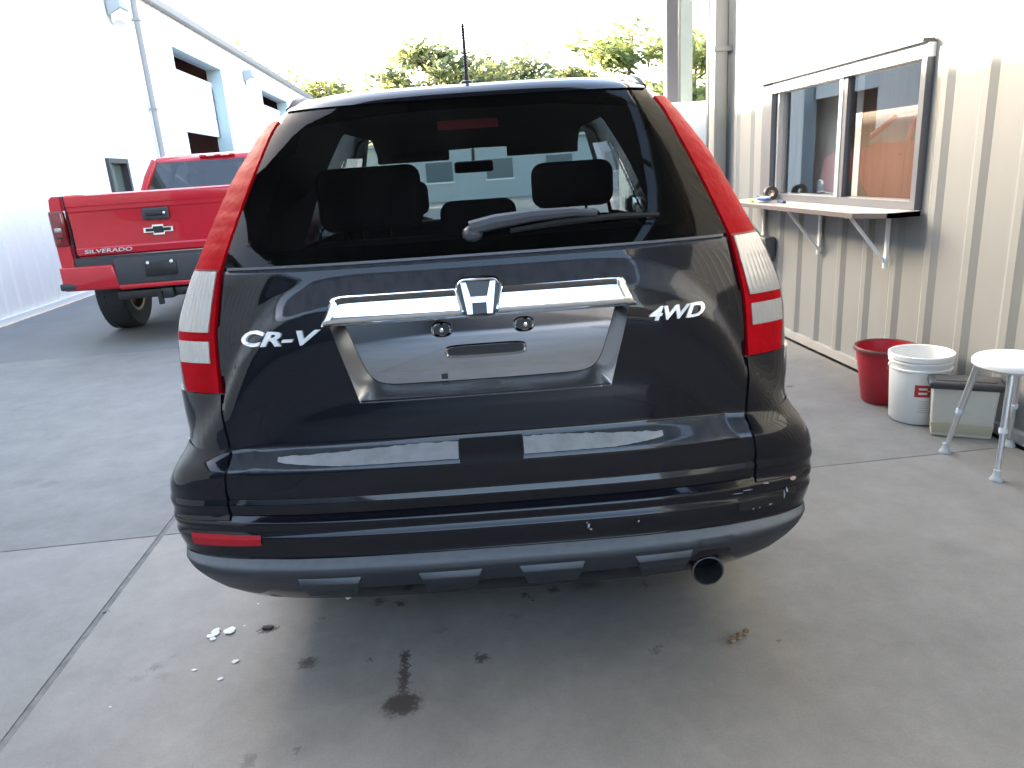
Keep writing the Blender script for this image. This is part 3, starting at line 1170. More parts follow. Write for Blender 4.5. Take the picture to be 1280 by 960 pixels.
def wheel(parent, cx, cy, r, w, side, spokes=5, rim_m=None, rr=.62):
    e = bpy.data.objects.new('wheel', None)
    COL.objects.link(e)
    e.parent = parent
    e.location = (cx, cy, r)
    h = w/2
    prof = [(r*rr, -h*.85), (r*.80, -h), (r*.93, -h*.97), (r*.985, -h*.82), (r, -h*.6), (r, h*.6), (r*.985, h*.82), (r*.93, h*.97), (r*.80, h), (r*rr, h*.85)]
    t = MB().lathe(prof, axis='x', n=48)
    for k in range(40):
        a = 2*math.pi*k/40
        for s2 in (-1, 1):
            c_, s_ = math.cos(a), math.sin(a)
            c2, s3 = math.cos(a+.09), math.sin(a+.09)
            t.hexa([(s2*h*.3, r*.97*c_, r*.97*s_), (s2*h*.92, r*.95*c_, r*.95*s_), (s2*h*.92, r*.95*c2, r*.95*s3), (s2*h*.3, r*.97*c2, r*.97*s3),
                    (s2*h*.3, r*1.012*c_, r*1.012*s_), (s2*h*.86, r*.995*c_, r*.995*s_), (s2*h*.86, r*.995*c2, r*.995*s3), (s2*h*.3, r*1.012*c2, r*1.012*s3)])
    t.build('tyre', M_rub, e, 35)
    t = MB().lathe([(r*rr+.004, -h*.86), (r*rr*.9, -h*.8), (r*rr*.86, -h*.2), (r*rr*.86, h*.4), (r*rr*.9, h*.82), (r*rr+.004, h*.86)], axis='x', n=40)
    xo = side*h*.62
    for k in range(spokes):
        a = 2*math.pi*k/spokes
        ca, sa = math.cos(a), math.sin(a)
        pa, pb = (-sa*.035, ca*.035), (-sa*.022, ca*.022)
        R0, R1 = r*.1, r*rr*.9
        b_ = []
        for x in (xo-.02, xo+.02):
            b_ += [(x, R0*ca+pa[0], R0*sa+pa[1]), (x, R1*ca+pb[0], R1*sa+pb[1]), (x, R1*ca-pb[0], R1*sa-pb[1]), (x, R0*ca-pa[0], R0*sa-pa[1])]
        t.hexa(b_)
    t.lathe([(0.001, xo+side*.03), (r*.17, xo+side*.025), (r*.2, xo-side*.02), (.001, xo-side*.03)], axis='x', n=20)
    t.build('rim', rim_m or M_rim, e, 35)
    t = MB().lathe([(.001, -side*h*.2), (r*.44, -side*h*.2), (r*.44, -side*h*.32), (.001, -side*h*.32)], axis='x', n=28)
    t.build('brake_disc', mat('rusty_brake', (.16, .085, .05), .7, metal=.4, var=.3, vscale=20), e, 30)
    return e


for sx in (-1, 1):
    for a in AX:
        wheel(suv, sx*.80, a, .35, .22, sx)

# ---- glass
rg = patch(lambda z: -X_LIN(z)+.006, lambda z: X_LIN(z)-.006, 1.214, 1.652, 40, .003, 0, step=.03)
rear_glass = rg.build('rear_window', G_rear, suv, 40)
fr = patch(lambda z: -X_LIN(z)+.008, lambda z: X_LIN(z)-.008, 1.215, 1.650, 40, -.001, 0, step=.02,
           keep=lambda x, y, z: z < 1.255 or z > 1.615 or abs(x) > X_LIN(z)-.095)
fr.build('window_frit', mat('window_frit', (.004, .004, .004), .9, spec=0.), rear_glass, 40)
patch(lambda z: -X_SEAM(1.2)+.02, lambda z: X_SEAM(1.2)-.02, 1.207, 1.2135, 40, .004, .006, step=.01).build('seal_or_glint', mat('grey_edge_glint', (.09, .09, .1), .35), rear_glass, 40)  # grey strip paints the highlight along the lower glass edge
# black upper lip of the tailgate above the glass
patch(lambda z: -X_LIN(min(z, 1.615))+.02, lambda z: X_LIN(min(z, 1.615))-.02, 1.640, 1.672, 40, .006, .02, step=.01).build('roof_spoiler', M_paint, suv, 40)
for sx in (-1, 1):
    def sidepatch(a, b, z0, z1, slope=0., slope2=0.):
        rows = []
        for z in np.linspace(z0, z1, 8):
            rows.append([(sx*(wf(z)+.001), y, z) for y in np.linspace(a+(z-z0)*slope, b+(z-z0)*slope2, 6)])
        t = MB().grid(rows)
        if sx > 0:
            pass
        else:
            t.f = [q[::-1] for q in t.f]
        return t
    sidepatch(.76, 1.29, 1.11, 1.55, .35, 0).build('side_window', G_side, suv, 30)
    sidepatch(1.31, 2.17, 1.11, 1.55).build('side_window', G_side, suv, 30)
    sidepatch(2.19, 3.25, 1.11, 1.55, 0, -1.6).build('side_window', G_ws, suv, 30)
    # door seams and handles
    for y in (1.32, 2.18, 3.25):
        pts = [(sx*(wf(z)-.003), y, z) for z in np.linspace(.38, 1.1, 12)]
        MB().tube(pts, .005, 5, False).build('door_seam', M_paintg, suv, 0)
    for y in (1.5, 2.36):
        MB().rbox(min(sx*.925, sx*.965), max(sx*.925, sx*.965), y, y+.2, .985, 1.02, .012).build('door_handle', M_paint, suv)
    m_ = MB().rbox(min(sx*.93, sx*1.08), max(sx*.93, sx*1.08), 2.95, 3.07, 1.08, 1.22, .03, 3)
    mo = m_.build('side_mirror', M_paint, suv)
    MB().rbox(min(sx*.96, sx*1.06), max(sx*.96, sx*1.06), 2.944, 2.952, 1.095, 1.205, .003).build('mirror_glass', M_chrome, mo)
    # roof rail
    rp_ = [(sx*.555, .60, 1.648), (sx*.545, .63, 1.664), (sx*.54, .72, 1.685), (sx*.54, 1.2, 1.705), (sx*.54, 2.0, 1.70), (sx*.54, 2.3, 1.68)]
    MB().tube(rp_, [.012, .018, .016, .016, .016, .016], 8).build('roof_rail', M_blk, suv, 40)
    # inner trim of the rearmost pillar
    rows = []
    for z in np.linspace(1.0, 1.66, 12):
        rows.append([(sx*(wf(z)-.10-.02*q), y0f(z)+.20+(1.30-y0f(z)-.20)*q, z) for q in np.linspace(0, 1, 6)])
    MB().grid(rows).build('pillar_trim', M_dash, suv, 40)
# windscreen
rows = []
for z in np.linspace(1.09, 1.645, 10):
    hw = wf(z)-.05
    r_ = []
    for k in range(13):
        x = -hw+2*hw*k/12
        s_ = min(1, abs(x)/(wf(z)-.006))
        r_.append((x, YF(z)-.006-.45*(1-(1-s_**2.6)**(1/2.6))+.004, z))
    rows.append(r_)
MB().grid(rows).build('windscreen', G_ws, suv, 40)

# ---- tailgate
def tailgate():
    zs = zrows(.532, 1.206, .011)
    zs = sorted(set([round(z, 4) for z in zs if abs(z-.83) > .006 and abs(z-1.062) > .006]+[.83, 1.062]))
    recx = lambda z: float(np.interp(z, [.5, .83, 1.062, 1.3], [.352, .352, .412, .412]))
    t = MB()
    g_ = []
    for z in zs:
        s_ = X_SEAM(z)-.004
        rx = recx(z)
        xs1 = [-s_+(s_-rx)*k/28 for k in range(29)]
        xs2 = [-rx+2*rx*k/20 for k in range(1, 20)]
        xs3 = [rx+(s_-rx)*k/28 for k in range(29)]
        g_.append([SP(u_of_x(x, z), z, 0) for x in xs1+xs2+xs3])
    t.grid(g_)
    nn = len(g_[0])
    keep = []
    for q in t.f:
        zc = sum(t.v[i][2] for i in q)/4
        kc = min(i % nn for i in q)
        if .835 < zc < 1.058 and 28 <= kc < 48:
            continue
        keep.append(q)
    t.f = keep
    # turned-in rim
    o = len(t.v)
    m = len(zs)
    ring = [(0, k) for k in range(nn)]+[(i, nn-1) for i in range(1, m)]+[(m-1, k) for k in range(nn-2, -1, -1)]+[(i, 0) for i in range(m-2, 0, -1)]
    for (i, k) in ring:
        p = Vector(g_[i][k])
        t.v.append((p.x*.997, p.y+.02, p.z))
    for q in range(len(ring)):
        q2 = (q+1) % len(ring)
        A, B = ring[q][0]*nn+ring[q][1], ring[q2][0]*nn+ring[q2][1]
        t.f.append((B, A, o+q, o+q2))
    return t, recx


tg, recx = tailgate()
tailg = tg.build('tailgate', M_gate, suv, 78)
# plate recess: shiny surround and inner panel
def rec_in(z):
    return float(np.interp(z, [.858, 1.055], [.322, .388]))


def pan_y(x, z):
    # inner panel leans very slightly downwards
    return .166-.04*(z-.86)+.45*(z-.86)**2+.014*(x/.4)**2


outer, inner = [], []
for k in range(25):
    x = -1+2*k/24
    outer.append(SP(u_of_x(x*.352, .83), .83, .003))
for z in np.linspace(.85, 1.062, 9):
    outer.append(SP(u_of_x(recx(z), z), z, .003))
outer_l = [Vector((-p.x, p.y, p.z)) for p in outer[25:]]
for k in range(25):
    x = (-1+2*k/24)*.318
    inner.append(Vector((x, pan_y(x, .86)-.004, .860)))
for z in np.linspace(.872, 1.062, 9):
    x = rec_in(z)
    inner.append(Vector((x, pan_y(x, z)-.004, z)))
inner_l = [Vector((-p.x, p.y, p.z)) for p in inner[25:]]
oo = outer_l[::-1]+outer
ii = inner_l[::-1]+inner
for _ in range(5):
    ii = [ii[0]]+[(ii[k-1]+ii[k]*2+ii[k+1])/4 for k in range(1, len(ii)-1)]+[ii[-1]]
mid = [a.lerp(b, .35)+Vector((0, -.006, 0)) for a, b in zip(oo, ii)]
MB().grid([oo, mid, ii]).build('plate_surround', M_brush, tailg, 50, True)
rows = []
for z in np.linspace(.855, 1.075, 12):
    hw = rec_in(z)+.012
    rows.append([(hw*x, pan_y(hw*x, z), z) for x in np.linspace(-1, 1, 25)])
plate = MB().grid(rows).build('plate_panel', M_smoke, tailg, 50)


def pring(cx, cz, a, b, wd, dep, n=24, sq=2.0):
    """raised oval rim on the plate panel"""
    t = MB()
    o_, i_, o2 = [], [], []
    for k in range(n):
        q = 2*math.pi*k/n
        ca, sa = math.cos(q), math.sin(q)
        ex = 2/sq
        x, z = math.copysign(abs(ca)**ex, ca), math.copysign(abs(sa)**ex, sa)
        P = lambda A, B, d: (cx+A*x, pan_y(cx+A*x, cz+B*z)-d, cz+B*z)
        o2.append(P(a+wd, b+wd, 0))
        o_.append(P(a+wd*.6, b+wd*.6, dep))
        i_.append(P(a, b, dep*.3))
    t.grid([o2, o_, i_], True)
    t.f = [q[::-1] for q in t.f]
    return t, i_


for cx, cz, a, b, s_ in ((-.112, 1.010, .022, .014, 2.6), (.120, 1.010, .022, .014, 2.6), (.008, .945, .108, .012, 5)):
    t, inn = pring(cx, cz, a, b, .008, .006, 28, s_)
    t.build('plate_boss', M_smoke, plate, 40)
    MB().add([(p[0], p[1]-.0005, p[2]) for p in inn], [tuple(range(len(inn)))]).build('plate_slot', M_blk, plate, 0)
for cx in (-.112, .124):
    MB().lathe([(.001, -.009), (.006, -.008), (.007, -.001)], (cx, pan_y(cx, 1.01), 1.010), axis='y', n=10).build('bolt', M_chrome, plate)
MB().box(-.124, -.106, pan_y(-.12, .875)-.003, pan_y(-.12, .875), .868, .884).build('square_clip', M_blk, plate, 0)
# chrome garnish bar
def bar_off(f, v):
    e = min(1, min(f, 1-f)/.03)
    e = math.sqrt(max(0, 1-(1-e)**2))
    return (.033-.007*v)*(.35+.65*math.sin(math.pi*min(.5, max(0, v)/.24*.5)))*(1-.35*smoothstep(.86, 1.0, v))*(.45+.55*e)


patch(lambda z: -float(np.interp(z, [1.052, 1.122], [.432, .396])), lambda z: float(np.interp(z, [1.052, 1.122], [.432, .396])), 1.052, 1.122, 48, .0, .03, step=.008, offf=bar_off).build('chrome_garnish', M_chrome, tailg, 50)


# emblem and lettering
def on_skin(vv, x0, z0, off):
    return [SP(u_of_x(x0+a, z0+b), z0+b, off+c_) for a, b, c_ in vv]


def rr_poly(w0, w1, h, r, n=6):
    """rounded quad: bottom width w0, top width w1"""
    cs = [(w1/2, h/2), (-w1/2, h/2), (-w0/2, -h/2), (w0/2, -h/2)]
    out = []
    for i, (x, y) in enumerate(cs):
        cx, cy = x-math.copysign(r, x), y-math.copysign(r, y)
        a0 = i*90
        for k in range(n+1):
            a = R(a0+90*k/n)
            out.append((cx+r*math.cos(a), cy+r*math.sin(a)))
    return out


BZ = 1.113
M_letter = mat('satin_chrome_letters', (.85, .86, .87), .3, metal=.55)
em = MB()
po, pi_ = rr_poly(.108, .130, .104, .03), rr_poly(.090, .111, .087, .024)
layers = [[(a, b, .022) for a, b in po], [(a*.985, b*.985, .046) for a, b in po], [(a*.93, b*.93, .052) for a, b in po], [(a*1.02, b*1.02, .050) for a, b in pi_], [(a, b, .040) for a, b in pi_]]
EB = SP(0, 1.09).y-.016


def EP(a, b, c_):
    return Vector((a+.003, EB-c_+.27*b+.02*(a/.065)**2*.3, BZ+b))


allv = []
for l_ in layers:
    allv.append([EP(a, b, c_) for a, b, c_ in l_])
em.grid(allv, True)
emo = em.build('emblem', M_chrome, tailg, 40, True)
bgv = [EP(a, b, .040) for a, b in pi_]
MB().add(bgv, [tuple(range(len(bgv)))]).build('emblem_field', mat('emblem_grey', (.02, .02, .022), .35), emo, 0)


def plate2d(poly, o0, o1):
    t = MB()
    n = len(poly)
    A = [EP(a, b, o0) for a, b in poly]
    B = [EP(a, b, o1) for a, b in poly]
    t.add(A+B, [tuple(range(n, 2*n))]+[(i, (i+1) % n, (i+1) % n+n, i+n) for i in range(n)])
    return t


hm = MB()
for s_ in (-1, 1):
    pl = [(s_*.019, -.040), (s_*.033, -.040), (s_*.046, .040), (s_*.032, .040), (s_*.022, .004), (s_*.019, -.004)]
    q = plate2d(pl, .039, .052)
    hm.add(q.v, q.f)
q = plate2d([(-.023, -.012), (.023, -.012), (.026, .003), (-.026, .003)], .039, .050)
hm.add(q.v, q.f)
hm.build('emblem_letter', M_letter, emo, 25, True)
for body_, x, z, w_, h_, sh_ in (('CR-V', -.668, 1.006, .234, .040, .35), ('4WD', .462, 1.005, .158, .038, .3)):
    vv, ff = text_mesh(body_, w_, h_, .007, sh_, .03)
    t = MB().add(on_skin(vv, x, z, 0), ff)
    t.build('lettering', M_letter, tailg, 25, True)
# handle box in the shelf
hb = MB()
rows = []
for z in (.652, .662, .68, .70, .712):
    rows.append([SP(u_of_x(x, z), z, .004 if z < .70 else .006) for x in np.linspace(-.085, .092, 9)])
hb.grid(rows)
ho = hb.build('tailgate_handle', mat('handle_black', (.004, .004, .005), .6, spec=.2), tailg, 30)
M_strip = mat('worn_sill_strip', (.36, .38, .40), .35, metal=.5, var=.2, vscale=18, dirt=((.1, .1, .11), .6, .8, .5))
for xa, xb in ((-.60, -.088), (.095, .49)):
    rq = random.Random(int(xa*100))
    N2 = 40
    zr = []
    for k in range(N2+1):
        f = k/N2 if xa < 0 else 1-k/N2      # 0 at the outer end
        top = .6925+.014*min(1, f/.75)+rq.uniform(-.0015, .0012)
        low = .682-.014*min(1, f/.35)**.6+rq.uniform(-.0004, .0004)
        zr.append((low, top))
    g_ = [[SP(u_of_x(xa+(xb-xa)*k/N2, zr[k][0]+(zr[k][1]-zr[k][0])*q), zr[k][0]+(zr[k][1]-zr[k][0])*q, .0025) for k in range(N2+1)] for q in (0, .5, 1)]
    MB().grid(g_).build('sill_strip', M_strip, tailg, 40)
# washer nozzle / lock dimple
# wiper
wp = MB()
pv = SP(0.001, 1.262, .02)
wp.ico(SP(u_of_x(-.004, 1.262), 1.262, .012), .03, 2, sc=(1, .9, .8))
pts = [SP(u_of_x(x, z), z, o_) for x, z, o_ in ((-.01, 1.268, .03), (.06, 1.277, .036), (.16, 1.287, .034), (.27, 1.292, .028), (.34, 1.288, .02))]
wp.tube(pts, [.019, .02, .017, .013, .009], 8)
wo = wp.build('wiper', mat('wiper_grey', (.05, .055, .065), .35), tailg, 40)
pts = [SP(u_of_x(x, z), z, .012) for x, z in ((.10, 1.262), (.25, 1.275), (.40, 1.280), (.515, 1.275))]
MB().tube(pts, [.007, .009, .009, .006], 6).build('wiper_blade', M_blk, wo, 40)
# high brake lamp behind the glass
rows = [[SP(u_of_x(x, z), z, -.03) for x in np.linspace(-.09, .09, 9)] for z in (1.572, 1.586, 1.60)]
MB().grid(rows).build('high_brake_lamp', mat('red_lens_dark', (.28, .05, .06), .4), suv, 30)

# ---- tail lamps
U_OUT = tab([(.86, .98), (.95, 1.0), (1.05, 1.0), (1.14, .97), (1.24, .93), (1.34, .89), (1.44, .845), (1.52, .80), (1.58, .765), (1.615, .74)])
CL_IN = tab([(.957, .772), (1.017, .769), (1.04, .768), (1.2, .731)])
for sx in (-1, 1):
    def P_(xin, uout, z0, z1, off, nx=14, thick=.012, step=.02, of=None):
        f1 = lambda z: sx*u_of_x(xin(z), z)
        f2 = lambda z: sx*uout(z)
        return patch(f1, f2, z0, z1, nx, off, thick, True, step, of) if sx > 0 else patch(f2, f1, z0, z1, nx, off, thick, True, step, of)
    lamp = P_(X_LIN, U_OUT, .872, 1.612, .006, 16, .02, .006, lambda f, v: .0011*abs(math.sin(v*52))).build('tail_lamp', M_red, suv, 40)
    P_(CL_IN, lambda z: U_OUT(z)-.008, 1.042, 1.203, .0095, 48, .004, .01, lambda f, v: .0012*abs(math.sin(f*24))+.0008*abs(math.sin(v*16))).build('clear_lens', M_clear, lamp, 40)
    P_(CL_IN, lambda z: U_OUT(z)-.008, .957, 1.017, .0095, 48, .004, .008, lambda f, v: .0012*abs(math.sin(f*24))).build('clear_lens', M_clear, lamp, 40)
    # dark joint between upper and lower lamp
    P_(lambda z: X_LIN(z)+.003, U_OUT, 1.204, 1.2095, .0075, 12, .002).build('lamp_joint', mat('dark_red_joint', (.12, .004, .006), .3), lamp, 40)
    # quarter panel under the lamp
    f1 = lambda z: sx*(u_of_x(X_SEAM(z)+.004, z))
    f2 = lambda z: sx*1.30
    a_, b_ = (f1, f2) if sx > 0 else (f2, f1)
    patch(a_, b_, .716, .868, 56, 0, .012, True, .03).build('quarter_panel', M_paint, suv, 40)
    # bumper corner
    patch(a_, b_, .5185, .712, 56, .001, .012, True, .02).build('bumper_corner', M_paint, suv, 78)

# ---- bumper
bum = patch(-1.30, 1.30, .408, .5155, 70, 0, .015, True, .012).build('rear_bumper', M_paint, suv, 78)
# lower cladding with uneven bottom edge
def zbot(x):
    a = abs(x)
    z = float(np.interp(a, [0, .665, .72, .80, .88, .94, 1.0, 1.06, 1.3], [.312, .309, .272, .280, .302, .333, .37, .388, .392]))
    if .545 < x < .69:
        z = max(z, float(np.interp(x, [.545, .575, .665, .69], [.312, .350, .345, .29])))
    return z


rows = []
NU = 130
for f in np.linspace(0, 1, 15):
    r_ = []
    for k in range(NU+1):
        u = -1.30+2.6*k/NU
        x = SP(u, .3).x
        a = abs(u)
        zb = zbot(x if a < .75 else u)
        z = .4045+(zb-.4045)*f**.85
        pad = 0
        # moulded pads
        for c_, hw in ((-.48, .088), (-.136, .088), (.152, .092), (.472, .088)):
            e = hw+.02-abs(x-c_)
            if e > 0 and a < .75:
                s_ = smoothstep(0, .03, e)
                zz = smoothstep(.352, .338, z)
                pad = 0
        p = SP(u, max(z-.012*pad*(f > .5)*f, .2), .02*pad)
        r_.append(p)
    rows.append(r_)
rows.append([Vector((p.x, p.y+.03, p.z+.004)) for p in rows[-1]])
cl = MB().grid(rows)
cl.f = [q[::-1] for q in cl.f]
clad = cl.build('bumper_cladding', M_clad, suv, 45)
for c_, hw in ((-.48, .096), (-.136, .094), (.152, .098), (.472, .088)):
    v = []
    for z, h0, o0, h1, o1 in ((.297, .80, -.012, .72, .010), (.360, 1.0, -.004, .86, .003)):
        zt = z if z < .3 else .345
        ring4 = [(c_-hw*h1, zt, .015), (c_+hw*h1, zt, .015), (c_+hw*h0, z, o0), (c_-hw*h0, z, o0)]
        for x, zz, oo in ring4:
            v.append(SP(u_of_x(x, zz), zz, oo))
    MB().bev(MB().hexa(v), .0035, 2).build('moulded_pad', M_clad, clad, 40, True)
# reflector (left side only; the right one is gone, its pocket stays)
def refl_patch(sx, off, x0, x1, z0, z1, taper):
    t = []
    for f in np.linspace(0, 1, 4):
        row = []
        for g2 in np.linspace(0, 1, 14):
            x = x0+(x1-x0)*g2
            zz = (z0+(z1-z0)*f)+taper*g2
            hgt = (1-.25*g2)
            zc = (z0+z1)/2+taper*g2
            z = zc+(f-.5)*(z1-z0)*hgt
            row.append(SP(u_of_x(sx*x, z), z, off))
        t.append(row if sx > 0 else row[::-1])
    return MB().grid(t)


refl_patch(-1, .0035, .885, .668, .442, .478, .004).build('reflector', mat('red_reflector', (.34, .01, .018), .35, spec=.2, coat=0., bump=.2, bscale=250), bum, 30)
refl_patch(1, .002, .885, .70, .438, .482, .002).build('reflector_pocket', M_paintg, bum, 30)
# scuffs and chips in the paint, pale primer showing
rn = random.Random(8)
M_scuff = mat('bare_primer_scuff', (.3, .31, .33), .6)
M_scuff2 = mat('bare_plastic_scuff', (.4, .27, .2), .6)
chips = [(.262, .452, .006, .012), (.268, .440, .007, .006), (.258, .462, .004, .004), (.405, .452, .004, .006), (.80, .448, .007, .005), (.745, .445, .004, .004), (.765, .445, .004, .004), (.845, .470, .005, .016), (.855, .478, .005, .012), (.73, .503, .03, .0025), (.70, .497, .025, .002), (.79, .512, .02, .002)]
for k, (x, z, a, b) in enumerate(chips):
    n = 9
    pts = []
    for q in range(n):
        an = 2*math.pi*q/n
        rr_ = rn.uniform(.3, .95)
        zz = z+b*rr_*math.sin(an)
        pts.append(SP(u_of_x(x+a*rr_*math.cos(an), zz), zz, .0032))
    MB().add(pts, [tuple(range(n))]).build('paint_chip', M_scuff, bum, 0)
pts = [SP(u_of_x(.872+(.010+.002*math.sin(3*q))*math.cos(q), .512+.0045*math.sin(q)), .512+.0045*math.sin(q), .004) for q in [2*math.pi*k/9 for k in range(9)]]
MB().add(pts, [tuple(range(9))]).build('paint_chip', M_scuff2, bum, 0)
# exhaust
t = MB()
prof = [(.041, .55), (.043, .06), (.047, .045), (.047, .035), (.043, .034), (.040, .06), (.038, .5)]
t.lathe(prof, (.611, 0, .262), 'y', 32)
t.build('exhaust_tip', mat('sooty_steel', (.11, .11, .115), .4, metal=.8, var=.3, vscale=20), suv, 40)
MB().lathe([(.12, .35), (.12, .8), (.02, .82)], (.45, 0, .30), 'y', 24).build('muffler', mat('muffler_steel', (.12, .11, .1), .6, metal=.5), suv, 40)
# antenna
t = MB().rbox(-.022, .022, .78, .92, 1.695, 1.725, .012, 2)
t.tube([(0, .85, 1.715), (0, .845, 1.75)], [.012, .008], 8)
an_ = t.build('antenna', M_blk, suv, 40)
t = MB().tube([(0, .845, 1.745), (0, .83, 1.905)], [.0065, .0045], 8)
for k in range(16):
    z = 1.76+k*.009
    t.lathe([(.0055, z), (.0078, z+.002), (.0055, z+.004)], (0, .8435-(z-1.75)*.1, 0), 'z', 8)
t.build('mast', M_blk, an_, 40)

# ---- cabin
def cushion(x0, x1, y0_, y1_, z0, z1, b, lean=0.):
    t = MB().rbox(x0, x1, y0_, y1_, z0, z1, b, 4)
    t.v = [(x, y+(z-z0)*-lean, z) for x, y, z in t.v]
    return t


cab = bpy.data.objects.new('rear_seat', None)
COL.objects.link(cab)
cab.parent = suv
cushion(-.66, .66, 1.12, 1.26, .62, 1.20, .05, .18).build('backrest', M_cloth, cab, 50)
cushion(-.66, .66, 1.2, 1.75, .55, .72, .05).build('cushion', M_cloth, cab, 50)
for x0, x1, z0, z1 in ((-.62, -.215, 1.235, 1.475), (-.15, .15, 1.15, 1.325), (.215, .535, 1.272, 1.445)):
    cushion(x0, x1, 1.05, 1.15, z0, z1, .048).build('headrest', M_cloth, cab, 60)
    for q in (.22, .42, .66):
        x = x0+(x1-x0)*q
        if z0 > 1.2:
            MB().tube([(x, 1.1, z0+.04), (x, 1.1, z0-.10)], .006, 6).build('headrest_post', M_blk, cab)
for sx in (-1, 1):
    fs = bpy.data.objects.new('front_seat', None)
    COL.objects.link(fs)
    fs.parent = suv
    cx = sx*.40
    cushion(cx-.24, cx+.24, 2.15, 2.27, .62, 1.20, .05, .15).build('backrest', M_cloth, fs, 50)
    cushion(cx-.25, cx+.25, 2.2, 2.72, .55, .70, .05).build('cushion', M_cloth, fs, 50)
    cushion(cx-.13, cx+.13, 2.03, 2.13, 1.23, 1.40, .045).build('headrest', M_cloth, fs, 60)
dsh = MB().rbox(-.74, .74, 2.75, 3.30, .75, 1.085, .06, 3)
dsh.rbox(-.58, -.2, 2.70, 2.85, 1.0, 1.13, .05, 3)
dsh.build('dashboard', M_dash, suv, 50)
t = MB()
ring = [(-.39+.185*math.cos(a), 2.62-.03*math.sin(a), 1.0+.185*math.sin(a)) for a in [2*math.pi*k/28 for k in range(29)]]
t.tube(ring, .015, 8, False)
t.tube([(-.57, 2.62, 1.0), (-.21, 2.62, 1.0)], .02, 8)
t.tube([(-.39, 2.63, 1.0), (-.39, 2.8, .95)], .03, 8)
t.build('steering_wheel', M_dash, suv, 50)
t = MB().rbox(-.140, .082, 2.43, 2.46, 1.425, 1.49, .02, 3)
t.tube([(-.03, 2.46, 1.47), (-.03, 2.53, 1.55)], .012, 6)
t.build('rearview_mirror', M_blk, suv, 50)
MB().box(-.62, .62, .55, 1.1, .58, .62).build('cargo_floor', M_cloth, suv, 0)
# headliner with visors drooping at the screen
rows = [[(x, y, 1.655-.03*(x/.5)**2-(.10 if y > 2.3 else 0)-(.03 if y < .7 else 0)) for x in np.linspace(-.55, .55, 9)] for y in (.58, .75, 1.4, 2.2, 2.4)]
MB().grid(rows).build('headliner', mat('grey_headliner', (.12, .11, .105), .9), suv, 40)
for sx in (-1, 1):
    MB().rbox(sx*.36-.2, sx*.36+.2, 2.40, 2.425, 1.50, 1.57, .01).build('sun_visor', mat('grey_headliner', (.12, .11, .105)), suv)
# front end, seen only from the side
t = MB().rbox(-.86, .86, 4.46, 4.55, .42, .62, .03)
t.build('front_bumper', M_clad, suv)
for sx in (-1, 1):
    MB().rbox(min(sx*.52, sx*.84), max(sx*.52, sx*.84), 4.18, 4.42, .76, .92, .03).build('headlamp', M_clear, suv)

# ------------------------------------------------------------------ red pickup
M_tred = mat('red_truck_paint', (.48, .007, .02), .22, spec=.3, coat=.7, var=.05, vscale=2, rvar=.05)
M_step = mat('dark_step_pad', (.04, .042, .047), .6, bump=.2, bscale=150)
G_tr = glass('truck_glass', (.13, .15, .15), 1.3, .03)
trk = thing('pickup_truck', (-2.71, 7.40, 0), R(1.5), 'red lifted pickup truck parked nose-in beside the white hall', 'truck')
W2 = .985
# bed
t = MB()
for s in (-1, 1):
    a, b = sorted((s*W2, s*(W2-.13)))
    v = [(s*(W2-.02), .16, .78), (s*(W2-.12), .16, .78), (s*(W2-.12), 1.95, .78), (s*(W2-.02), 1.95, .78), (s*(W2-.03), .16, 1.455), (s*(W2-.13), .16, 1.455), (s*(W2-.13), 1.95, 1.46), (s*(W2-.03), 1.95, 1.46)]
    if s < 0:
        v = [v[1], v[0], v[3], v[2], v[5], v[4], v[7], v[6]]
    tt = MB().hexa(v[::1])
    sd2 = MB().bev(tt, .02, 2)
    # open the wheel arch by building the side as strips round it
    side = MB()
    cy, cz, ra = 1.12, .56, .50
    N_ = 34
    top, bot = [], []
    for k in range(N_+1):
        y = .10+2.46*k/N_
        d = ra*ra-(y-cy)**2
        zb = .66 if y < 1.0 else .62
        if d > 0:
            zb = max(zb, cz+math.sqrt(d))
        bot.append((y, zb))
    def ring_(y, zb):
        zs2 = [zb+(1.46-zb)*q for q in (0, .15, .4, .65, .9, .97, 1)]
        xs2 = [W2-.012, W2-.0, W2+.004, W2-.004, W2-.016, W2-.024, W2-.05]
        if y < .2:
            xs2 = [x-.012 for x in xs2]
        return [(s*x, y, z) for x, z in zip(xs2, zs2)]+[(s*(W2-.13), y, 1.46), (s*(W2-.13), y, max(.8, zb))]
    g_ = [ring_(y, zb) for y, zb in bot]
    side.grid(g_)
    side.f.append(tuple(range(9)))
    side.build('bed_side', M_tred, trk, 40, True)
    rr_ = [[(s*(W2+dx), cy+r_*math.cos(R(q)), cz+r_*math.sin(R(q))) for q in range(5, 176, 10)] for dx, r_ in ((-.05, ra-.01), (.03, ra-.005), (.032, ra+.05), (.0, ra+.06))]
    MB().grid(rr_).build('arch_flare', M_blk, trk, 35)
    w_ = [[(s*x, cy+(ra-.012)*math.cos(R(q)), cz+(ra-.012)*math.sin(R(q))) for q in range(0, 181, 12)] for x in (W2-.05, .5)]
    MB().grid(w_).build('wheel_well', M_paintg, trk, 35)
MB().box(-.86, .86, .2, 2.53, .80, .84).build('bed_floor', M_blk, trk, 0)
MB().rbox(-.9, .9, 2.50, 2.55, .8, 1.46, .01).build('bed_bulkhead', M_tred, trk)
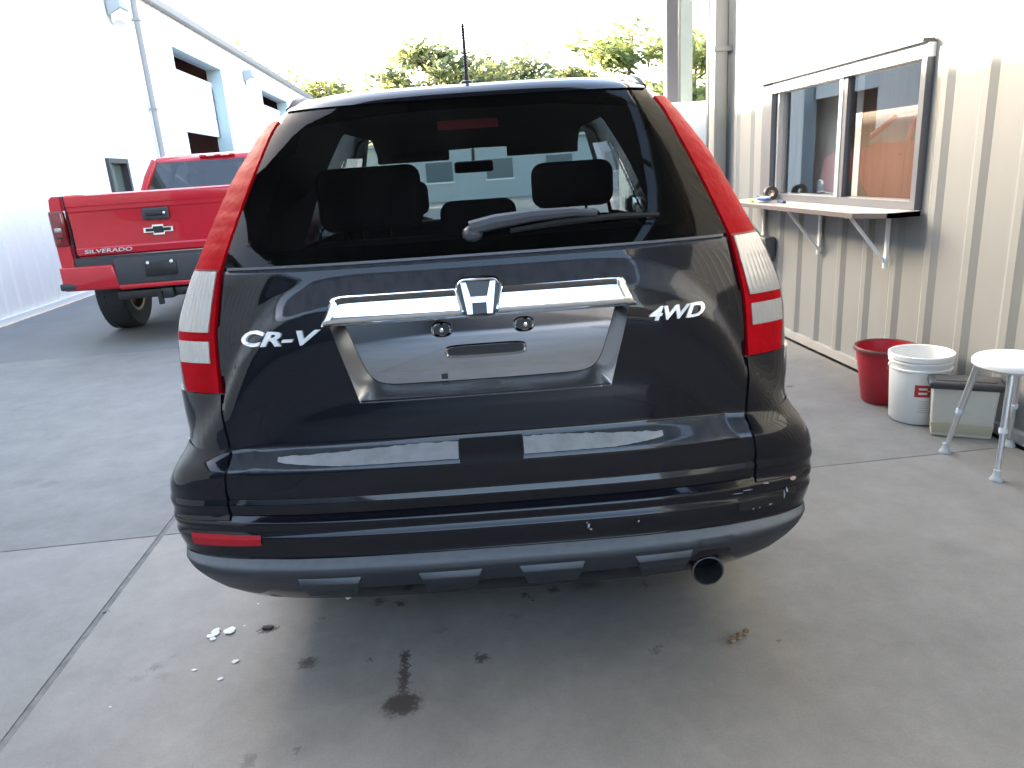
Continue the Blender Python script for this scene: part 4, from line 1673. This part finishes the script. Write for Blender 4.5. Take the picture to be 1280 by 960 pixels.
# tailgate with pressed creases
rows = []
for z, y in ((.885, .10), (.90, .082), (.955, .078), (.97, .088), (1.12, .092), (1.20, .088), (1.30, .078), (1.315, .068), (1.35, .066), (1.36, .060), (1.43, .056), (1.452, .062), (1.465, .085), (1.465, .13), (.885, .13)):
    rows.append([(x, y+.012*(abs(x)/.8)**4, z) for x in np.linspace(-.80, .80, 25)])
tgt = MB().grid(rows).build('tailgate', M_tred, trk, 25)
for x in (-.815, .815):
    MB().box(x-.006, x+.006, .09, .15, .86, 1.46).build('gate_gap', M_paintg, trk, 0)
MB().rbox(-.125, .125, .045, .085, 1.19, 1.305, .02, 3).build('handle_bezel', M_step, tgt)
t = MB().rbox(-.09, .07, .035, .055, 1.225, 1.275, .012, 2)
ho2 = t.build('handle', M_blk, tgt)
MB().lathe([(.001, .030), (.012, .032), (.012, .05)], (.088, 0, 1.25), 'y', 14).build('lock', M_chrome, tgt)
# emblem
def bow(sc, y0_, y1_):
    P = [(-.14, -.022), (-.052, -.022), (-.052, -.048), (.05, -.048), (.058, -.022), (.135, -.022), (.14, .022), (.052, .022), (.052, .048), (-.05, .048), (-.058, .022), (-.135, .022)]
    P = [(a*sc[0], b*sc[1]+1.095) for a, b in P]
    n = len(P)
    return MB().add([(a, y1_, b) for a, b in P]+[(a, y0_, b) for a, b in P], [tuple(range(n, 2*n))]+[(i, (i+1) % n, (i+1) % n+n, i+n) for i in range(n)])


e_ = bow((1, 1), .058, .095).build('emblem', M_chrome, tgt, 0, True)
bow((.84, .66), .052, .09).build('emblem_field', M_blk, e_, 0, True)
vv, ff = text_mesh('SILVERADO', .44, .036, .008, .12, .01)
MB().add([(a-.72, .079-c_, b+.915) for a, b, c_ in vv], ff).build('lettering', M_alu, tgt, 20, True)
# tail lamps
for s in (-1, 1):
    a, b = sorted((s*.845, s*(W2+.004)))
    l_ = MB().rbox(a, b, .088, .30, .985, 1.335, .03, 3).build('tail_lamp', mat('truck_red_lens', (.17, .003, .006), .14, coat=.8, var=.2, vscale=12), trk)
    a, b = sorted((s*.89, s*.955))
    MB().rbox(a, b, .078, .1, 1.13, 1.175, .012, 2).build('reverse_lens', M_clear, l_)
    MB().rbox(a, b, .083, .1, 1.075, 1.085, .002, 1).build('lens_divider', M_blk, l_)
# bumper: red ends, dark centre step with plate pocket, black corner steps
for s in (-1, 1):
    v = []
    for z in (.565, .80):
        x0, x1 = .46 if z > .7 else .42, .99
        v += [(s*x0, -.02, z), (s*x1, .06, z), (s*x1, .30, z), (s*x0, .15, z)]
    if s < 0:
        v = [v[i] for i in (1, 0, 3, 2, 5, 4, 7, 6)]
    tt = MB().hexa(v)
    MB().bev(tt, .025, 3).build('bumper_end', M_tred, trk, 40, True)
    a, b = sorted((s*.80, s*1.01))
    MB().rbox(a, b, .04, .30, .575, .645, .02, 2).build('corner_step', M_step, trk)
MB().rbox(-.45, .45, -.02, .16, .60, .86, .02, 2).build('bumper_step', M_step, trk)
MB().rbox(-.445, .445, -.015, .12, .555, .605, .015, 2).build('bumper_lip', M_tred, trk)
MB().box(-.82, .82, .05, .14, .80, .875).build('bumper_top_pad', M_step, trk, 0)
p_ = MB().rbox(-.17, .13, -.034, -.01, .665, .80, .008).build('plate_pocket', M_blk, trk)
for x in (-.13, .09):
    MB().lathe([(.001, -.048), (.014, -.045), (.016, -.03)], (x, 0, .795), 'y', 12).build('plate_lamp', M_lens, p_)
# hitch, frame, axle, spare
t = MB().rbox(-.5, .5, .05, .13, .45, .53, .01)
t.rbox(-.05, .05, -.03, .2, .44, .54, .008)
t.box(-.11, -.07, .0, .05, .38, .5)
t.build('hitch', M_blk, trk)
t = MB().tube([(-.75, 1.12, .44), (.75, 1.12, .44)], .06, 12)
t.ico((0, 1.12, .44), .17, 2, sc=(1, .9, 1))
t.build('rear_axle', M_blk, trk, 40)
t = MB().box(-.48, -.38, .14, 6.1, .52, .66).box(.38, .48, .14, 6.1, .52, .66)
t.build('chassis', M_blk, trk, 0)
for s in (-1, 1):
    for y in (1.12, 5.1):
        wheel(trk, s*.845, y, .43, .30, s, 6, mat('bronze_rim', (.2, .15, .10), .4, metal=.6), .56)


# cab: lower body and greenhouse
_before = set(o.name for o in bpy.data.objects)
def cab_section(y, zb, zt, wb, wt):
    return [(-wb, y, zb), (-wb-.02, y, (zb+zt)/2), (-wt, y, zt), (wt, y, zt), (wb+.02, y, (zb+zt)/2), (wb, y, zb)]


t = MB()
t.grid([[(s*x, y, z) for s, x, z in ((-1, .93, .58), (-1, .985, .8), (-1, .985, 1.2), (-1, .955, 1.44), (1, .955, 1.44), (1, .985, 1.2), (1, .985, .8), (1, .93, .58))] for y in (1.99, 2.6, 3.4, 4.28)], True)
t.f += [tuple(range(8))[::-1], tuple(range(24, 32))]
t.build('cab', M_tred, trk, 30)
gh = [(.955, 2.0, 4.45, 1.442), (.90, 2.05, 4.1, 1.60), (.80, 2.14, 3.72, 1.80), (.72, 2.24, 3.5, 1.875)]
pill = MB()
# pillars and roof as frame, windows between
ringz = [[(-w, a, z), (w, a, z), (w, b, z), (-w, b, z)] for w, a, b, z in gh]
roof = MB()
rr = [[(-.80, 2.14, 1.80), (.80, 2.14, 1.80), (.80, 3.72, 1.80), (-.80, 3.72, 1.80)], [(-.76, 2.17, 1.855), (.76, 2.17, 1.855), (.76, 3.66, 1.855), (-.76, 3.66, 1.855)], [(-.66, 2.28, 1.89), (.66, 2.28, 1.89), (.66, 3.5, 1.89), (-.66, 3.5, 1.89)]]
roof.grid(rr, True)
roof.f.append((8, 9, 10, 11))
rf = roof.build('roof', M_tred, trk, 60, True)
MB().rbox(-.22, .22, 2.125, 2.20, 1.835, 1.868, .01).build('high_lamp_bar', M_tred, rf)
for x in (-.13, .05):
    MB().rbox(x, x+.10, 2.112, 2.16, 1.842, 1.864, .005).build('high_lamp', mat('pink_high_lamp', (.8, .45, .42), .25), rf)
# corner posts
for s in (-1, 1):
    for pts in ([(s*.945, 2.03, 1.44), (s*.88, 2.08, 1.62), (s*.785, 2.17, 1.82)], [(s*.945, 3.05, 1.44), (s*.90, 3.05, 1.62), (s*.80, 3.05, 1.82)], [(s*.94, 4.40, 1.44), (s*.88, 4.05, 1.62), (s*.785, 3.70, 1.82)]):
        MB().tube(pts, .05, 8).build('pillar', M_tred, trk, 50)
    q = [(s*.945, 2.05, 1.44), (s*.945, 4.4, 1.44), (s*.80, 3.7, 1.81), (s*.80, 2.16, 1.81)]
    MB().add(q, [(0, 1, 2, 3) if s > 0 else (3, 2, 1, 0)]).build('side_window', G_tr, trk, 0)
    for y in (2.1, 3.05, 4.2):
        MB().tube([(s*.986, y, .66), (s*.987, y, 1.2), (s*.957, y, 1.43)], .006, 5, False).build('door_seam', M_paintg, trk, 0)
    for y in (2.2, 3.15):
        a, b = sorted((s*.975, s*1.015))
        MB().rbox(a, b, y, y+.2, 1.24, 1.275, .01).build('door_handle', M_tred, trk)
    a, b = sorted((s*.98, s*1.2))
    MB().rbox(a, b, 4.05, 4.15, 1.40, 1.62, .03, 3).build('side_mirror', M_blk, trk)
MB().add([(-.93, 2.03, 1.45), (.93, 2.03, 1.45), (.785, 2.145, 1.81), (-.785, 2.145, 1.81)], [(0, 1, 2, 3)]).build('rear_window', G_tr, trk, 0)
MB().add([(.93, 4.42, 1.45), (-.93, 4.42, 1.45), (-.785, 3.72, 1.81), (.785, 3.72, 1.81)], [(0, 1, 2, 3)]).build('windscreen', G_tr, trk, 0)
MB().tube([(-.93, 2.02, 1.452), (.93, 2.02, 1.452)], .02, 8).build('seal_or_glint', M_step, trk)
for s in (-1, 1):
    c_ = s*.42
    st = MB().rbox(c_-.24, c_+.24, 2.55, 2.68, .9, 1.48, .05, 3)
    st.rbox(c_-.13, c_+.13, 2.54, 2.63, 1.5, 1.66, .04, 3)
    st.build('seat', M_cloth, trk, 50)
t = MB()
t.grid([[(s*x, y, z) for s, x, z in ((-1, .93, .62), (-1, .97, .9), (-1, .94, 1.32+dz), (-1, .6, 1.38+dz), (1, .6, 1.38+dz), (1, .94, 1.32+dz), (1, .97, .9), (1, .93, .62))] for y, dz in ((4.285, .04), (4.6, .04), (5.4, 0), (5.75, -.08), (5.82, -.3))], True)
t.f.append(tuple(range(32, 40)))
t.build('front_body', M_tred, trk, 35)
MB().rbox(-.97, .97, 5.7, 5.95, .6, .85, .04, 2).build('front_bumper', M_chrome, trk)

for o in list(trk.children):
    if o.name not in _before:
        o.location.y += .60

# ------------------------------------------------------------------ things along the tan wall
def bucket(name, loc, rb, rt_, h, m_, label, rim_h=.02, lip=.008, band=False):
    o = thing(name, loc, .4, label, 'bucket')
    prof = [(.001, .006), (rb-.006, .004), (rb, .012), (rb+(rt_-rb)*.96, h-.03)]
    if band:
        for z in (h-.085, h-.05):
            r_ = rb+(rt_-rb)*z/h
            prof.insert(-1, (r_, z))
            prof.insert(-1, (r_+.006, z+.003))
            prof.insert(-1, (r_+.006, z+.010))
            prof.insert(-1, (r_, z+.013))
    prof += [(rt_, h-rim_h), (rt_+lip, h-rim_h+.002), (rt_+lip, h-.003), (rt_+lip*.4, h), (rt_-.004, h-.003)]
    prof += [(rb+(rt_-rb)*.9-.004, h*.9), (rb-.004, .016), (.001, .012)]
    if band:
        pr = prof[:3]+sorted([p for p in prof[3:-9]], key=lambda p: p[1])+prof[-9:]
        prof = pr
    MB().lathe(prof, n=48).build('pail', m_, o, 35)
    return o


M_rb = mat('red_bucket_plastic', (.36, .01, .024), .4, var=.12, vscale=7, dirt=((.3, .05, .05), .55, .8, .4))
M_wb = mat('white_bucket_plastic', (.74, .74, .72), .4, var=.03, vscale=6)
o = bucket('bucket', (2.458, 3.79, 0), .112, .158, .325, M_rb, 'red plastic bucket with dark rim beside the white pail', .018, .008)
MB().lathe([(.160, .306), (.171, .309), (.172, .322), (.166, .331), (.156, .327)], n=48).build('rim', mat('dark_red_rim', (.10, .025, .028), .5), o, 40)
hp = [(.165*math.cos(a), .165*math.sin(a)*.2-.12-.06*math.sin(a), .30-.16*math.sin(a)) for a in [R(q) for q in range(0, 181, 12)]]
MB().tube([(p[0], p[1]-.05, p[2]) for p in hp], .004, 6).build('handle', mat('dull_wire', (.12, .08, .08), .5, metal=.6), o, 40)
MB().ico((-.02, -.152, .16), .011, 1, .3, random.Random(2), (1.5, .4, .8)).build('paint_splash', mat('pale_splash', (.75, .68, .68), .6), o)
o = bucket('bucket', (2.452, 3.475, 0), .131, .150, .372, M_wb, 'tall white plastic pail with red B print', .028, .007, True)
# red boxed letter printed on the pail, facing the yard
B = MB()
def on_pail(a, z, d):
    r_ = .131+(.150-.131)*z/.372+d
    th = R(-148)+(a+.042)/.14
    return (r_*math.cos(th-.4), r_*math.sin(th-.4), z)


PR = MB()
def pbox(a0, a1, z0, z1, d=.0012):
    n = 5
    rows = [[on_pail(a0+(a1-a0)*k/n, z, d) for k in range(n+1)] for z in (z0, z1)]
    PR.grid(rows)


for a0, a1, z0, z1 in ((0, .018, .16, .225), (.018, .058, .210, .225), (.018, .058, .186, .199), (.018, .058, .16, .174), (.058, .071, .16, .190), (.058, .071, .1955, .225)):
    pbox(a0, a1, z0, z1)
PR.build('printed_letter', mat('red_print', (.42, .02, .03), .5), o, 0)
PR = MB()
for k in range(6):
    pbox(.02, .10-.008*(k % 3), .135-k*.012, .138-k*.012)
PR.build('printed_lines', mat('grey_print', (.45, .45, .45), .6), o, 0)
hp = [(.155*math.cos(a), -.155*abs(math.sin(a))*.75-.03*math.sin(a), .315-.10*math.sin(a)) for a in [R(q) for q in range(0, 181, 12)]]
MB().tube([(p[0]*math.cos(2.6)-p[1]*math.sin(2.6), p[0]*math.sin(2.6)+p[1]*math.cos(2.6), p[2]) for p in hp], .0025, 6).build('handle', MATS['dull_wire'], o, 40)

# storage bin
o = thing('storage_bin', (2.47, 3.145, 0), R(-31.5), 'cloudy beige plastic bin with dark grey lid behind the stool', 'bin')
M_bin = mat('cloudy_plastic', (.5, .49, .43), .45, var=.06, vscale=5)
def taper_box(x0, x1, y0_, y1_, z0, z1, t_):
    return MB().hexa([(x0+t_, y0_+t_, z0), (x1-t_, y0_+t_, z0), (x1-t_, y1_-t_, z0), (x0+t_, y1_-t_, z0), (x0, y0_, z1), (x1, y0_, z1), (x1, y1_, z1), (x0, y1_, z1)])


MB().bev(taper_box(-.142, .142, 0, .13, .0, .262, .012), .012, 3).build('tub', M_bin, o, 40)
MB().bev(taper_box(-.136, .136, .0035, .126, .0, .08, .01), .008, 2).build('contents', mat('bin_contents', (.40, .37, .26), .7), o, 40)
MB().rbox(-.158, .158, -.014, .142, .252, .290, .012, 3).rbox(-.13, .13, .012, .118, .286, .296, .006, 2).build('lid', mat('charcoal_lid', (.04, .04, .044), .5, var=.1, vscale=10), o, 40)

# shower stool
o = thing('stool', (2.452, 2.842, 0), 0, 'white round stool on adjustable aluminium legs by the tan wall', 'stool')
M_seat = mat('white_seat_plastic', (.66, .67, .66), .35, var=.02, vscale=8)
MB().lathe([(.001, .452), (.13, .452), (.158, .456), (.168, .466), (.168, .482), (.160, .492), (.12, .495), (.001, .490)], n=56).build('seat', M_seat, o, 40)
M_leg = mat('aluminium_leg', (.66, .68, .70), .28, metal=.85)
for a, b in ((-1, 1), (-1, -1), (1, 1), (1, -1)):
    p0 = Vector((a*.098, b*.098, .462))
    p1 = Vector((a*.162, b*.165, .014))
    lg = MB()
    lg.tube([p0, p0.lerp(p1, .10), p0.lerp(p1, .55)], .0145, 12)
    lo = lg.build('leg', M_leg, o, 40)
    MB().tube([p0.lerp(p1, .5), p0.lerp(p1, .95)], .0115, 12).build('lower_tube', M_leg, lo, 40)
    MB().tube([p0.lerp(p1, .525), p0.lerp(p1, .575)], .0175, 12).build('collar', mat('pale_collar', (.55, .60, .64), .5), lo, 40)
    MB().lathe([(.001, .0), (.026, .0), (.027, .006), (.022, .016), (.0155, .026), (.0145, .05), (.001, .05)], (p1.x, p1.y, -.001), n=16).build('foot', mat('grey_rubber_foot', (.42, .45, .45), .7), lo, 40)

# small dark outlet box on the wall
o = thing('outlet_box', (XR-.03, 5.76, .67), 0, 'small dark grey electrical box on the tan wall under the counter end', 'electrical box')
MB().rbox(-.09, .0, -.09, .09, -.10, .10, .01).build('box', mat('dark_box', (.10, .105, .11), .5), o)
MB().rbox(-.1, -.088, -.07, .07, -.08, .08, .004).build('cover', mat('dark_box2', (.13, .13, .135), .5), o)
MB().tube([(-.04, 0, -.1), (-.04, 0, -.65)], .012, 8).build('conduit', M_alu, o)

# bits on the counter
CZ = 1.058
o = thing('marker_pen', (2.43, 5.62, CZ), R(72), 'bright green marker pen lying on the counter shelf', 'pen')
MB().tube([(-.09, 0, .010), (.05, 0, .010)], .0095, 10).build('barrel', mat('lime_plastic', (.35, .62, .05), .4), o, 40)
MB().tube([(.05, 0, .010), (.10, 0, .010)], .0105, 10).build('cap', mat('lime_cap', (.25, .5, .03), .4), o, 40)
o = thing('tape_roll', (2.60, 5.66, CZ), 0, 'dark round tape roll standing at the end of the counter shelf', 'tape roll')
t = MB().lathe([(.026, -.02), (.055, -.02), (.055, .02), (.026, .02)], (0, 0, .055), 'y', 28, True)
t.build('roll', mat('dark_tape', (.06, .05, .05), .5), o, 35)
MB().lathe([(.022, -.021), (.026, -.021), (.026, .021), (.022, .021)], (0, 0, .055), 'y', 28, True).build('core', mat('card_core', (.4, .3, .2), .8), o, 35)
o = thing('key_bunch', (2.47, 5.46, CZ), .3, 'bunch of keys with blue and white tags on the counter shelf', 'keys')
rn = random.Random(4)
for k in range(5):
    a = rn.uniform(0, 6.28)
    cx, cy = rn.uniform(-.03, .03), rn.uniform(-.05, .05)
    t = MB().rbox(-.012, .012, -.035, .0, 0, .006, .002, 1).rbox(-.004, .004, 0, .045, .001, .005, .001, 1)
    t.v = [(cx+x*math.cos(a)-y*math.sin(a), cy+x*math.sin(a)+y*math.cos(a), z+.004*k) for x, y, z in t.v]
    t.build('key', M_alu, o)
for k, c_ in enumerate(((.04, .11, .35), (.72, .74, .76), (.03, .07, .2))):
    t = MB().rbox(-.025, .025, -.05, .05, .0, .016, .005, 2)
    t.v = [(x+.04*(k-1), y-.03+.05*k, z+.02+.006*k+.2*x*(1 if k % 2 else -1)) for x, y, z in t.v]
    t.build('tag', mat('tag_%d' % k, c_, .4), o)
ring = [(.03*math.cos(a), .03*math.sin(a), .03+.01*math.sin(a)) for a in [2*math.pi*q/20 for q in range(21)]]
MB().tube(ring, .002, 5, False).build('ring', M_alu, o)
o = thing('box_cutter', (2.52, 5.30, CZ), R(80), 'dark blue utility knife lying on the counter shelf below the glass', 'knife')
t = MB().rbox(-.08, .07, -.013, .013, 0, .02, .006, 2)
t.build('handle', mat('navy_plastic', (.03, .05, .12), .4), o)
MB().box(.07, .10, -.009, .009, .008, .010).build('blade', M_alu, o, 0)

# litter on the concrete
rn = random.Random(21)
M_fl = mat('white_crumb', (.7, .7, .68), .7)
o = thing('plaster_crumb', (-.852, 2.198, 0), 0, 'largest white crumbled lump on the concrete near the left bumper', 'debris')
t = MB()
for k in range(9):
    t.ico((rn.uniform(-.035, .03), rn.uniform(-.018, .018)+.0, .004), rn.uniform(.006, .014), 1, .35, rn, (1.5, 1.1, .3))
t.build('lump', M_fl, o, 0)
for i, (x, y, r_) in enumerate([(-.787, 2.226, .004), (-.766, 2.031, .011), (-.888, 2.012, .007), (-.791, 1.953, .008), (-1.088, 1.884, .004), (-.445, 2.327, .012), (-.771, 2.353, .003), (-.875, 2.165, .009)]):
    o = thing('plaster_crumb', (x, y, 0), 0, 'small white crumb scattered on the concrete behind the SUV', 'debris', 'white crumbs on the concrete')
    MB().ico((0, 0, r_*.3), r_, 1, .4, rn, (1.3, .9, .3)).build('lump', M_fl, o, 0)
o = thing('dry_leaf', (-.49, 2.372, .004), .5, 'pale curled dry leaf on the concrete under the bumper edge', 'leaf')
lf = [[(x, (y-.5)*.03*math.sin(math.pi*(x+.035)/.07+.05), .004+.012*abs(y-.5)+.004*math.sin(x*90)) for y in np.linspace(0, 1, 5)] for x in np.linspace(-.034, .034, 9)]
MB().grid(lf).build('blade', mat('pale_leaf', (.45, .44, .38), .8), o, 40)
for i, (x, y) in enumerate([(.773, 1.836), (.798, 1.848), (.825, 1.863)]):
    o = thing('acorn_shell', (x, y, 0), rn.uniform(0, 6), 'tan acorn shell lying on the concrete behind the exhaust', 'acorn', 'acorn shells on the concrete')
    MB().lathe([(.001, 0), (.006, .002), (.0085, .008), (.007, .015), (.001, .018)], n=12).build('nut', mat('acorn_tan', (.45, .33, .16), .5), o, 40)
    MB().lathe([(.009, .010), (.0095, .014), (.006, .019), (.001, .020)], n=12).build('cap', mat('acorn_cap', (.16, .1, .05), .8), o, 40)
for i, (x, y, r_) in enumerate([(-.70, 2.196, .014), (2.02, 4.36, .012), (-1.325, 2.41, .006), (.19, 2.2, .005)]):
    o = thing('dirt_clod', (x, y, 0), 0, 'small dark clod of dirt lying on the concrete', 'debris', 'dirt clods on the concrete')
    MB().ico((0, 0, r_*.25), r_, 1, .4, rn, (1.4, .8, .4)).build('clod', mat('dark_dirt', (.05, .045, .04), .9), o, 0)
